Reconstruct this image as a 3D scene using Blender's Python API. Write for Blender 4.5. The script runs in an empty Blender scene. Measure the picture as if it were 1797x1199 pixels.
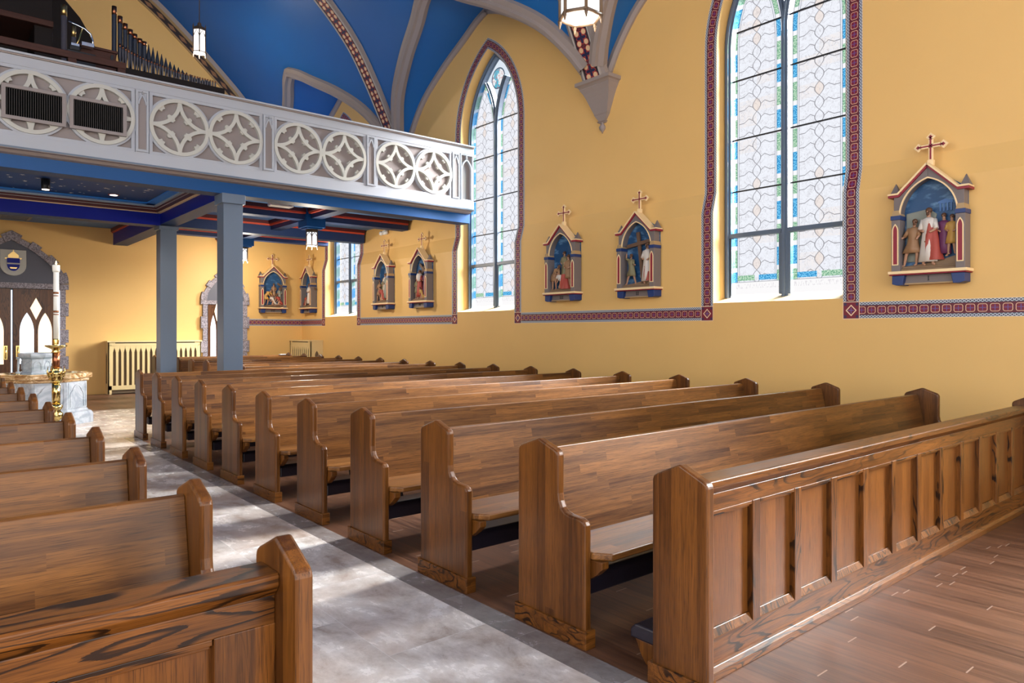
import bpy, math, random
import numpy as np
from mathutils import Vector, Matrix
random.seed(7)
SC = bpy.context.scene
COL = SC.collection
PI = math.pi
NX = 1.56                      # nave centre line (x); y runs from the altar end to the back wall

# ------------------------------------------------------------------ node helpers
class Ex:
    """tiny arithmetic wrapper that writes Math nodes"""
    def __init__(s, nt, v): s.nt, s.v = nt, v
    def _n(s, op, *a):
        n = s.nt.nodes.new('ShaderNodeMath'); n.operation = op
        for i, x in enumerate(a):
            x = x.v if isinstance(x, Ex) else x
            if isinstance(x, (int, float)): n.inputs[i].default_value = x
            else: s.nt.links.new(x, n.inputs[i])
        return Ex(s.nt, n.outputs[0])
    def __add__(s, o): return s._n('ADD', s, o)
    __radd__ = __add__
    def __sub__(s, o): return s._n('SUBTRACT', s, o)
    def __rsub__(s, o): return s._n('SUBTRACT', o, s)
    def __mul__(s, o): return s._n('MULTIPLY', s, o)
    __rmul__ = __mul__
    def __truediv__(s, o): return s._n('DIVIDE', s, o)
    def abs(s): return s._n('ABSOLUTE', s)
    def fract(s): return s._n('FRACT', s)
    def floor(s): return s._n('FLOOR', s)
    def sqrt(s): return s._n('SQRT', s)
    def sin(s): return s._n('SINE', s)
    def lt(s, o): return s._n('LESS_THAN', s, o)
    def gt(s, o): return s._n('GREATER_THAN', s, o)
    def mn(s, o): return s._n('MINIMUM', s, o)
    def mx(s, o): return s._n('MAXIMUM', s, o)
    def mod(s, o): return s._n('MODULO', s, o)
    def pw(s, o): return s._n('POWER', s, o)
    def clamp(s):
        r = s._n('ADD', s, 0.0); r.v.node.use_clamp = True; return r

class Mat:
    def __init__(s, name, rough=0.5, spec=0.5, metal=0.0):
        s.m = bpy.data.materials.new(name); s.m.use_nodes = True
        s.nt = s.m.node_tree
        s.b = s.nt.nodes['Principled BSDF']
        s.b.inputs['Roughness'].default_value = rough
        s.b.inputs['Metallic'].default_value = metal
        s.b.inputs['Specular IOR Level'].default_value = spec
    def node(s, t, **kw):
        n = s.nt.nodes.new(t)
        for k, v in kw.items(): setattr(n, k, v)
        return n
    def link(s, a, b): s.nt.links.new(a.v if isinstance(a, Ex) else a, b)
    def xyz(s, kind='Object', rnd=0.0):
        tc = s.node('ShaderNodeTexCoord'); sp = s.node('ShaderNodeSeparateXYZ')
        s.link(tc.outputs[kind], sp.inputs[0])
        o = [Ex(s.nt, sp.outputs[i]) for i in range(3)]
        if rnd:
            oi = s.node('ShaderNodeObjectInfo'); r = Ex(s.nt, oi.outputs['Random']) * rnd
            s.rand = Ex(s.nt, oi.outputs['Random'])
            o = [a + r for a in o]
        return o
    def geo(s):
        g = s.node('ShaderNodeNewGeometry'); sp = s.node('ShaderNodeSeparateXYZ')
        s.link(g.outputs['Position'], sp.inputs[0])
        return [Ex(s.nt, sp.outputs[i]) for i in range(3)]
    def vec(s, a, b, c):
        n = s.node('ShaderNodeCombineXYZ')
        for i, x in enumerate((a, b, c)):
            if isinstance(x, Ex): s.link(x, n.inputs[i])
            else: n.inputs[i].default_value = x
        return n.outputs[0]
    def noise(s, v, scale=1.0, detail=3.0, rough=0.55, dist=0.0):
        n = s.node('ShaderNodeTexNoise'); s.link(v, n.inputs['Vector'])
        n.inputs['Scale'].default_value = scale; n.inputs['Detail'].default_value = detail
        n.inputs['Roughness'].default_value = rough; n.inputs['Distortion'].default_value = dist
        return Ex(s.nt, n.outputs['Fac'])
    def mix(s, f, a, b):
        n = s.node('ShaderNodeMix', data_type='RGBA'); n.clamp_factor = True
        for i, x in ((0, f), (6, a), (7, b)):
            if isinstance(x, Ex): s.link(x, n.inputs[i])
            elif isinstance(x, (int, float)): n.inputs[i].default_value = x
            elif isinstance(x, (tuple, list)): n.inputs[i].default_value = (*x, 1)
            else: s.link(x, n.inputs[i])
        return n.outputs[2]
    def color(s, c):
        if isinstance(c, (tuple, list)): s.b.inputs['Base Color'].default_value = (*c, 1)
        else: s.link(c, s.b.inputs['Base Color'])
        return s
    def bump(s, h, strength=0.2, dist=0.01):
        n = s.node('ShaderNodeBump'); n.inputs['Strength'].default_value = strength
        n.inputs['Distance'].default_value = dist
        s.link(h, n.inputs['Height']); s.link(n.outputs[0], s.b.inputs['Normal'])
    def roughness(s, e): s.link(e, s.b.inputs['Roughness'])

def paint(name, c, rough=0.5, vary=0.06, spec=0.4, scale=1.3):
    M = Mat(name, rough, spec)
    x, y, z = M.geo()
    n = M.noise(M.vec(x, y, z), scale, 3)
    f = M.noise(M.vec(x, y, z), 90, 2)
    M.color(M.mix(n, tuple(v * (1 - vary) for v in c), tuple(min(1, v * (1 + vary)) for v in c)))
    M.bump(f, 0.05, 0.004)
    return M.m

def metal(name, c, rough=0.25):
    M = Mat(name, rough, 0.5, 1.0)
    x, y, z = M.geo()
    n = M.noise(M.vec(x, y, z), 14, 3)
    M.color(M.mix(n, tuple(v * 0.85 for v in c), c))
    M.roughness(n * 0.15 + (rough - 0.07))
    return M.m

def glow(name, c, strength):
    M = Mat(name, 0.3)
    x, y, z = M.geo()
    n = M.noise(M.vec(x, y, z), 9, 2)
    M.color(c)
    M.link(M.mix(n, tuple(v * 0.93 for v in c), c), M.b.inputs['Emission Color'])
    M.b.inputs['Emission Strength'].default_value = strength
    return M.m

def wood(name, axis, strip=None, dark=(.060, .0185, .0032), light=(.245, .094, .0185), line=(.018, .006, .0016),
         rough=0.34, cath=0.0, rnd=31.0, coat=0.10):
    """varnished oak; grain runs along the given local axis, glued up from strips (width, length)"""
    M = Mat(name, rough, 0.28)
    M.b.inputs['Coat Weight'].default_value = coat
    M.b.inputs['Coat Roughness'].default_value = 0.18
    P = M.xyz('Object', rnd)
    al, a, b = {'X': (P[0], P[2], P[1]), 'Z': (P[2], P[1], P[0]), 'Y': (P[1], P[0], P[2]),
                'XY': (P[0], P[1], P[2]), 'ZX': (P[2], P[0], P[1])}[axis]
    tone = M.noise(M.vec(al * 0.5, a * 3.0, b * 3.0), 1, 2)
    if strip:
        row = (a / strip[0]).floor()
        wn = M.node('ShaderNodeTexWhiteNoise', noise_dimensions='1D'); M.link(row, wn.inputs['W'])
        off = Ex(M.nt, wn.outputs['Value'])
        colid = (al / strip[1] + off * 7.3).floor()
        w2 = M.node('ShaderNodeTexWhiteNoise', noise_dimensions='2D'); M.link(M.vec(row, colid, 0.0), w2.inputs['Vector'])
        rid = Ex(M.nt, w2.outputs['Value'])
        tone = tone * 0.40 + rid * 0.62
        shift = rid * 13.0
    else:
        rid = None; shift = 0.0
    g = M.noise(M.vec(al * 1.6 + shift, a * 38, b * 38), 1, 4, 0.6, 0.3)
    p = M.noise(M.vec(al * 9.0 + shift, a * 330, b * 330), 1, 3, 0.6)
    f = (tone * 0.95 + (g - 0.5) * 1.7 + 0.0).clamp()
    c = M.mix(f, dark, light)
    c = M.mix(((p - 0.50) * 6.0).clamp() * 0.62, c, line)
    if cath:
        k = M.noise(M.vec(al * 0.8 + shift, a * 5.0, b * 3.0), 1, 3, 0.45, 0.25) + (p - 0.5) * 0.012
        r = (k * 21.0).fract()
        r = ((r - 0.66) * 6.0).clamp() * ((M.noise(M.vec(al * 1.5, a * 6, b * 6), 1, 2) - 0.36) * 5.0).clamp()
        c = M.mix((r * cath).clamp(), c, line)
    M.color(c)
    M.bump(g * 0.6 + p * 0.4, 0.12, 0.002)
    M.roughness(g * 0.18 + (rough - 0.09))
    return M.m

# ------------------------------------------------------------------ materials
W_BACK = wood('oak strips lengthwise', 'X', (.052, .62))
W_SEAT = wood('oak seat boards', 'XY', (.07, .9), light=(.29, .118, .030))
W_END = wood('oak end boards', 'Z', (.062, 3.0), dark=(.052, .0155, .0026), light=(.170, .058, .0092))
W_RAIL = wood('oak rail lengthwise', 'X', None, light=(.235, .080, .0125), cath=1.0)
W_STILE = wood('oak stile upright', 'ZX', (.11, 5.0), light=(.22, .074, .0115), cath=1.0)
W_PANEL = wood('oak veneer upright', 'ZX', (.085, 5.0), dark=(.11, .0345, .0058), light=(.20, .068, .0108))
W_DOOR = wood('oak door upright', 'ZX', (.16, 5.0), dark=(.07, .025, .009), light=(.16, .062, .022), cath=0.7)
W_DARK = wood('dark stained case wood', 'X', None, dark=(.004, .0018, .001), light=(.012, .005, .003), rough=0.6, coat=0.0)
W_RAILRED = wood('mahogany loft rail', 'X', None, dark=(.055, .018, .011), light=(.095, .034, .022), rough=0.55, coat=0.0)
YELLOW = paint('warm yellow wall paint', (.74, .45, .15), 0.55, 0.04)
CREAM = paint('cream paint', (.72, .58, .33), 0.5)
BLUE_VAULT = paint('blue vault paint', (.006, .115, .36), 0.45, 0.06)
BLUE_BEAM = paint('deep blue beam paint', (.002, .062, .215), 0.4, spec=0.25)
NAVY = paint('navy beam paint', (.010, .030, .105), 0.4)
ROYAL = paint('royal blue paint', (.002, .009, .23), 0.4, spec=0.2)
SKYBLUE = paint('pale blue ceiling paint', (.10, .20, .42), 0.6, spec=0.2)
AZURE = paint('azure cove paint', (.02, .22, .70), 0.4)
STARBLUE = paint('night blue ceiling paint', (.010, .055, .20), 0.6, spec=0.2)
GREYBLUE = paint('grey blue post paint', (.105, .138, .19), 0.35)
TAUPE = paint('taupe moulding paint', (.29, .235, .21), 0.5)
TAUPE2 = paint('taupe panel paint', (.25, .21, .20), 0.55)
OFFWHITE = paint('pale grey tracery paint', (.38, .39, .425), 0.5)
IVORY = paint('ivory tracery paint', (.46, .445, .40), 0.5)
LOUVRE = paint('dark louvre paint', (.07, .062, .06), 0.6, spec=0.2)
VOID = paint('duct shade black', (.003, .003, .003), 0.9, spec=0.05)  # black stands in for the unlit duct behind the louvres
RED_DK = paint('oxblood moulding paint', (.075, .010, .012), 0.4)
RED_LT = paint('vermilion line paint', (.58, .075, .035), 0.4)
GREYLINE = paint('grey line paint', (.33, .38, .42), 0.4)
WHITE = paint('white plastic', (.78, .77, .75), 0.4)
BLACKM = paint('black metal paint', (.012, .012, .014), 0.35)
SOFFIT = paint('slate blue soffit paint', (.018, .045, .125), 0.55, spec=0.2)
SLATE = paint('slate tympanum paint', (.095, .095, .12), 0.5)
CRIMSON = paint('crimson paint', (.25, .012, .03), 0.45)
GOLD = metal('gilt', (.80, .53, .20), 0.3)
BRASS = metal('polished brass', (.82, .60, .22), 0.16)
COPPER = metal('dark red metal', (.42, .16, .08), 0.3)
BRONZE = paint('bronze lantern paint', (.12, .075, .045), 0.4)
CHROME = metal('chrome', (.75, .77, .8), 0.12)
PIPE = paint('organ pipe lead', (.11, .10, .115), 0.35)
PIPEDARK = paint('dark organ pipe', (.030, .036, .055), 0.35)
CAST = paint('cast iron', (.02, .018, .018), 0.4)
CRADLE = paint('radiator cover paint', (.74, .56, .27), 0.5)
SHADOWBOX = paint('radiator inner shade', (.15, .10, .055), 0.7)  # dark colour stands in for the shade inside the radiator covers
ROOMWHITE = glow('lantern opal glass', (.93, .96, 1.0), 0.50)
LITWHITE = glow('lit lantern glass', (1.0, .97, .93), 1.0)
DOORGLOW = glow('door daylight glow', (.78, .87, 1.0), 0.75)  # glow put into the door panes in place of daylight from outside
DOORWARM = glow('door vestibule glow', (1.0, .80, .56), 0.55)  # glow put into the panes in place of the lit vestibule
DOWNLIGHT = glow('downlight lens', (1.0, .85, .75), 3.0)
FLAME = glow('candle flame', (1.0, .78, .4), 4.0)
WAX = paint('candle wax', (.82, .78, .70), 0.5)
FLESH = paint('painted plaster skin', (.42, .22, .13), 0.55)
HAIRM = paint('painted plaster hair', (.10, .045, .022), 0.6)
R_RED = paint('painted plaster red', (.36, .055, .035), 0.55)
R_WHITE = paint('painted plaster white', (.62, .55, .48), 0.55)
R_PURPLE = paint('painted plaster purple', (.13, .03, .085), 0.55)
R_OCHRE = paint('painted plaster ochre', (.46, .25, .055), 0.55)
R_OLIVE = paint('painted plaster olive', (.20, .17, .085), 0.55)
R_TAN = paint('painted plaster tan', (.30, .16, .075), 0.55)
R_GREY = paint('painted plaster grey green', (.23, .24, .20), 0.55)
R_WOOD = paint('painted plaster brown', (.13, .07, .04), 0.6)
R_GROUND = paint('painted plaster ground', (.24, .15, .085), 0.65, 0.2, scale=14)
FRAME_GREY = paint('station frame grey', (.17, .138, .13), 0.5)
LEDGE_TAN = paint('station side tan', (.40, .26, .12), 0.5)
GILTPAINT = paint('gilt edge paint', (.85, .62, .33), 0.4)
NAVYPAINT = paint('station navy paint', (.012, .035, .14), 0.4)

def mat_vinyl():
    M = Mat('black vinyl', 0.32, 0.5); x, y, z = M.xyz('Object')
    n = M.noise(M.vec(x, y, z), 60, 2)
    M.color(M.mix(n, (.012, .010, .016), (.022, .016, .026))); M.bump(n, 0.1, 0.002); return M.m
VINYL = mat_vinyl()

def mat_sky():
    M = Mat('painted night sky', 0.5); x, y, z = M.xyz('Object', 9.0)
    n = M.noise(M.vec(x * 3.0, y, z * 7.0), 2.0, 4)
    M.color(M.mix(((n - 0.53) * 5.0).clamp(), (.008, .06, .16), (.12, .25, .42))); return M.m
SKYPAINT = mat_sky()

def mat_marble_white():
    M = Mat('white font marble', 0.22, 0.5); x, y, z = M.xyz('Object')
    n = M.noise(M.vec(x, y, z), 2.6, 5, 0.6, 1.2)
    v = ((n - 0.5).abs() * 9.0).clamp()
    M.color(M.mix(v, (.34, .37, .41), (.52, .54, .57))); return M.m
MARBLE = mat_marble_white()

def mat_onyx():
    M = Mat('honey veined marble', 0.2, 0.5); x, y, z = M.xyz('Object')
    n = M.noise(M.vec(x * 1.2, y * 1.2, z * 3.0), 4.0, 5, 0.65, 2.2)
    c = M.mix(((n - 0.36) * 4.0).clamp(), (.24, .10, .03), (.70, .46, .22))
    M.color(M.mix(((n - 0.55) * 8.0).clamp(), c, (.82, .74, .60))); return M.m
ONYX = mat_onyx()

def mat_water():
    M = Mat('still font water', 0.04, 0.5); x, y, z = M.xyz('Object')
    n = M.noise(M.vec(x, y, z), 7, 2)
    M.color(M.mix(n, (.22, .36, .30), (.30, .44, .38))); M.bump(n, 0.08, 0.01); return M.m
WATER = mat_water()

def mat_stone():
    M = Mat('rough grey door stone', 0.8, 0.3); x, y, z = M.xyz('Object')
    n = M.noise(M.vec(x, y, z), 38, 3, 0.7); k = M.noise(M.vec(x, y, z), 6, 2)
    c = M.mix(((n - 0.4) * 4.5).clamp(), (.11, .10, .12), (.42, .38, .42))
    M.color(M.mix(k * 0.35, c, (.30, .24, .23))); M.bump(n, 0.5, 0.01); return M.m
STONE = mat_stone()

# patterned borders: uv = (metres along, 0..1 across)
def uvx(M):
    u = M.node('ShaderNodeUVMap'); sp = M.node('ShaderNodeSeparateXYZ'); M.link(u.outputs[0], sp.inputs[0])
    return Ex(M.nt, sp.outputs[0]), Ex(M.nt, sp.outputs[1])

def quatre(M, p, q, col_in=(.17, .002, .022), bg=(.105, .002, .014)):
    """cream quatrefoil ring with a violet cross on dark red; p, q in -1..1"""
    a, b = p.abs(), q.abs()
    d1 = ((a - 0.40).mx(0.0).pw(2.0) + (b - 0.40).mx(0.0).pw(2.0)).sqrt() / 0.44
    notch = (a.mn(b) * 2.2)
    d = d1 + (0.10 - notch).mx(0.0) * 1.0
    ring = d.gt(0.75) * d.lt(1.0)
    cross = (a.lt(0.07).mx(b.lt(0.07))) * (a.mx(b)).lt(0.58)
    c = M.mix(ring, bg, (.78, .50, .30))
    c = M.mix(d.lt(0.75), c, col_in)
    return M.mix(cross, c, (.12, .07, .25))

def mat_border(side=True):
    M = Mat('stencilled wall border', 0.5); u, v = uvx(M)
    e = (v - 0.5).abs()
    p = ((u / 0.108).fract() - 0.5) * 2.1
    q = (v - 0.5) / 0.255
    c = quatre(M, p, q)
    # chain edging either side: white lozenges on slate
    s = (e - 0.385) / 0.085
    t = ((u / 0.036).fract() - 0.5) * 2.0
    loz = (t.abs() + s.abs())
    ch = M.mix(loz.lt(0.62), (.52, .55, .60), (.035, .03, .06))
    ch = M.mix((loz.gt(1.15)), ch, (.07, .10, .13))
    c = M.mix(e.gt(0.285), c, ch)
    c = M.mix(e.gt(0.472), c, (.80, .62, .42))
    M.color(c); return M.m
BORDER = mat_border()

def mat_block():
    M = Mat('stencilled corner block', 0.5); u, v = uvx(M)
    p = (u - 0.5) * 2.0; q = (v - 0.5) * 2.0
    d = p.abs() + q.abs()
    c = M.mix(d.lt(0.66), (.17, .006, .02), (.80, .58, .38))
    c = M.mix(d.lt(0.50), c, (.15, .004, .02))
    a, b = p.abs(), q.abs()
    c = M.mix((a.lt(0.05).mx(b.lt(0.05))) * a.mx(b).lt(0.33), c, (.14, .09, .28))
    c = M.mix((a.gt(0.55) * b.gt(0.55)) * (a.mx(b)).lt(0.85), c, (.03, .02, .07))
    c = M.mix(a.mx(b).gt(0.93), c, (.80, .62, .42))
    M.color(c); return M.m
BLOCK = mat_block()

def mat_rib():
    M = Mat('stencilled rib flowers', 0.5); u, v = uvx(M)
    p = ((u / 0.25).fract() - 0.5) * 2.0; q = (v - 0.5) * 2.3
    def petals(p, q, r0, la, lb):
        a, b = p.abs(), q.abs()
        x = ((a - r0) / la).pw(2.0) + (b / lb).pw(2.0)
        y = ((b - r0) / la).pw(2.0) + (a / lb).pw(2.0)
        return x.mn(y)
    d = petals(p, q, 0.36, 0.36, 0.19)
    p2 = (((u / 0.25 + 0.5).fract() - 0.5) * 2.0).abs()
    cx = (((p.abs() - 0.60).pw(2.0)) + ((q.abs() - 0.55).pw(2.0))).sqrt()
    c = M.mix(cx.lt(0.40), (.022, .008, .016), (.40, .035, .030))
    c = M.mix(cx.lt(0.31), c, (.72, .50, .28))
    c = M.mix(d.lt(1.6), c, (.42, .04, .035))
    c = M.mix(d.lt(0.95), c, (.008, .010, .055))
    c = M.mix((p2 + q.abs()).lt(0.26), c, (.14, .010, .018))
    c = M.mix(q.abs().gt(1.04), c, (.02, .008, .014))
    M.color(c); return M.m
RIBPAT = mat_rib()

def mat_chain():
    M = Mat('stencilled chain band', 0.5); u, v = uvx(M)
    t = ((u / 0.34).fract() - 0.5) * 2.0; s = (v - 0.5) * 2.0
    d = t.abs() * 0.8 + s.abs() * 0.9
    c = M.mix(d.lt(0.62), (.02, .010, .010), (.28, .13, .055))
    c = M.mix(s.abs().gt(0.8), c, (.05, .02, .015))
    M.color(c); return M.m
CHAIN = mat_chain()

# stained glass: uv = (metres from the middle of the window, height)
LSPR, LHALF, LRAD = 5.3, 0.425, 1.72
def mat_glass():
    M = Mat('leaded opalescent glass', 0.1); u, v = uvx(M)
    w = u.abs() - LHALF
    up = v.gt(LSPR)
    k = LRAD - LHALF
    e_arc = ((w.abs() + k).pw(2.0) + (v - LSPR).mx(0.0).pw(2.0)).sqrt() - k
    e = w.abs() * (1.0 - up) + e_arc * up
    sgn = w.gt(0.0)
    cellrand = M.node('ShaderNodeTexWhiteNoise', noise_dimensions='2D')
    M.link(M.vec((v / 0.175).floor(), sgn + u.gt(0.0) * 2.0, 0.0), cellrand.inputs['Vector'])
    cr = Ex(M.nt, cellrand.outputs['Value'])
    fine = M.noise(M.vec(u, v, 0.0), 26, 3, 0.65, 1.0)
    big = M.noise(M.vec(u, v, 0.0), 5.0, 2)
    c = M.mix((fine - 0.42) * 2.5, (.82, .86, .96), (.90, .95, 1.06))
    c = M.mix((cr.gt(0.80) * ((fine - 0.30) * 2.6).clamp()) * 0.35, c, (.92, .74, .60))
    c = M.mix(((0.42 - fine) * 9.0).clamp() * 0.22, c, (.55, .50, .55))
    # wavy leads running out from the centre chain
    a = w.abs()
    bumpy = ((a - 0.115).abs() * -14.0 + 1.0).mx(0.0) * 0.042
    ph = ((v - bumpy + sgn * 0.02 + u * 0.02) / 0.175).fract()
    lead = ((ph - 0.5).abs()).lt(0.026) * a.gt(0.05)
    loz_r = (((v / 0.175).fract() - 0.5) * PI).sin()
    lz = ((1.0 - loz_r.pw(2.0)).mx(0.0)).sqrt() * 0.058
    lozl = (a - lz).abs().lt(0.0055)
    cr2 = M.node('ShaderNodeTexWhiteNoise', noise_dimensions='1D'); M.link((v / 0.175).floor(), cr2.inputs['W'])
    c = M.mix((a.lt(lz)) * Ex(M.nt, cr2.outputs['Value']).gt(0.5) * 0.5, c, (.85, .70, .60))
    c = M.mix((lead.mx(lozl)) * e.lt(0.262) * 0.85, c, (.20, .20, .23))
    vein = M.noise(M.vec(u * 1.3, v, 1.7), 9.0, 4, 0.6, 0.6)
    c = M.mix((vein - 0.5).abs().lt(0.012) * e.lt(0.262) * 0.35, c, (.35, .33, .36))
    # coloured border
    seg = ((v / 0.59) + sgn * 0.5 + 0.07).fract()
    blot = M.noise(M.vec(u, v, 0.3), 60, 2)
    blue = M.mix(blot.gt(0.5), (.03, .27, .60), (.20, .62, .98))
    green = M.mix(blot.gt(0.5), (.18, .42, .28), (.55, .78, .60))
    bc = M.mix(seg.lt(0.40), (.90, .93, 1.0), blue)
    bc = M.mix(seg.gt(0.50) * seg.lt(0.90), bc, green)
    c = M.mix(e.gt(0.285) * e.lt(0.345), c, bc)
    ln = (e - 0.262).abs().lt(0.004).mx((e - 0.285).abs().lt(0.004)).mx((e - 0.345).abs().lt(0.004))
    c = M.mix(ln * 0.7, c, (.16, .20, .26))
    # foot of each light: border strip and pale inscription band
    fb = v.gt(2.14) * v.lt(2.21) * e.lt(0.285)
    fc = M.mix(w.gt(0.0), blue, green); c = M.mix(fb * a.gt(0.03), c, fc)
    ib = v.lt(2.12)
    script = M.noise(M.vec(u * 60.0, v * 18.0, 0.0), 1, 2).gt(0.56) * v.gt(2.035) * v.lt(2.095)
    c = M.mix(ib, c, (.93, .94, .98)); c = M.mix(ib * script * 0.35, c, (.45, .40, .50))
    c = M.mix((v - 2.12).abs().lt(0.005) * 0.6, c, (.25, .27, .32))
    # roundel at the head
    rr = (u.pw(2.0) + (v - 6.30).pw(2.0)).sqrt()
    head = e.gt(0.43) * v.gt(5.4)
    rc = M.mix(big.gt(0.5), (.10, .48, .66), (.80, .84, .90))
    rc = M.mix(fine.gt(0.58), rc, (.62, .20, .22))
    hc = M.mix(rr.lt(0.19), (.70, .80, .93), rc)
    hc = M.mix((rr - 0.19).abs().lt(0.012), hc, (.10, .14, .2))
    c = M.mix(head, c, hc)
    c = M.mix(1.0, c, M.mix(0.72, c, (0, 0, 0)))
    tr = M.node('ShaderNodeBsdfTransparent'); M.link(c, tr.inputs[0])
    out = M.nt.nodes['Material Output']; M.link(tr.outputs[0], out.inputs[0])
    return M.m
GLASS = mat_glass()

def mat_floor_wood():
    M = Mat('oak plank floor', 0.3, 0.5)
    x, y, z = M.geo()
    row = (x / 0.086).floor()
    wn = M.node('ShaderNodeTexWhiteNoise', noise_dimensions='1D'); M.link(row, wn.inputs['W'])
    off = Ex(M.nt, wn.outputs['Value'])
    yy = y / 0.92 + off * 5.7
    w2 = M.node('ShaderNodeTexWhiteNoise', noise_dimensions='2D'); M.link(M.vec(row, yy.floor(), 0.0), w2.inputs['Vector'])
    rid = Ex(M.nt, w2.outputs['Value'])
    g = M.noise(M.vec(x * 34, y * 1.5 + rid * 20.0, 0.0), 1, 4, 0.6, 0.5)
    p = M.noise(M.vec(x * 180, y * 5.0, 0.0), 1, 2)
    t = M.noise(M.vec(x * 2.0, y * 0.8, 0.0), 1, 2)
    f = (rid * 0.42 + (g - 0.5) * 1.7 + t * 0.30 + 0.06).clamp()
    c = M.mix(f, (.055, .021, .0105), (.205, .090, .046))
    c = M.mix(((p - 0.55) * 6.0).clamp() * 0.45, c, (.03, .011, .006))
    ex = ((x / 0.086).fract() - 0.5).abs(); ey = (yy.fract() - 0.5).abs()
    c = M.mix(ex.gt(0.487) * 0.7, c, (.04, .02, .014))
    c = M.mix(ey.gt(0.4965), c, (.33, .22, .16))
    M.color(c); M.roughness(g * 0.2 + 0.30); M.bump(g, 0.08, 0.002)
    return M.m
FLOORWOOD = mat_floor_wood()

def mat_floor_stone(name, tx, ty, ox, oy, ca, cb, cc, jc):
    M = Mat(name, 0.24, 0.5)
    x, y, z = M.geo()
    row = ((x - ox) / tx).floor()
    yy = (y - oy) / ty + row * 0.5
    w2 = M.node('ShaderNodeTexWhiteNoise', noise_dimensions='2D'); M.link(M.vec(row, yy.floor(), 0.0), w2.inputs['Vector'])
    rid = Ex(M.nt, w2.outputs['Value'])
    n = M.noise(M.vec(x * 1.6 + rid * 9.0, y * 1.0 + rid * 5.0, 0.0), 2.4, 8, 0.70, 0.25)
    m = M.noise(M.vec(x + rid * 3.0, y * 1.5, 2.0), 1.1, 3)
    sp = M.noise(M.vec(x * 1.0, y * 2.2, 0.0), 20.0, 4, 0.7)
    c = M.mix(((n - 0.34) * 3.2).clamp(), ca, cb)
    c = M.mix(((m - 0.50) * 4.0).clamp() * 0.65, c, cc)
    c = M.mix(((sp - 0.62) * 9.0).clamp() * ((0.52 - n) * 6.0).clamp() * 0.9, c, (.05, .045, .05))
    c = M.mix((rid - 0.5) * 0.25, c, cb)
    ex = (((x - ox) / tx).fract() - 0.5).abs(); ey = (yy.fract() - 0.5).abs()
    c = M.mix((ex.gt(0.5 - 0.002 / tx)).mx(ey.gt(0.5 - 0.002 / ty)) * 0.35, c, jc)
    M.color(c); M.roughness(n * 0.2 + 0.16)
    return M.m
FLOORSTONE = mat_floor_stone('veined aisle marble', .70, 1.0, .93, .3, (.42, .33, .27), (.95, .87, .80), (.58, .40, .29), (.92, .90, .87))
FLOORSTRIP = mat_floor_stone('dark aisle border stone', 5.0, .62, -1.0, .1, (.15, .12, .108), (.32, .28, .26), (.18, .13, .108), (.5, .47, .45))

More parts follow.
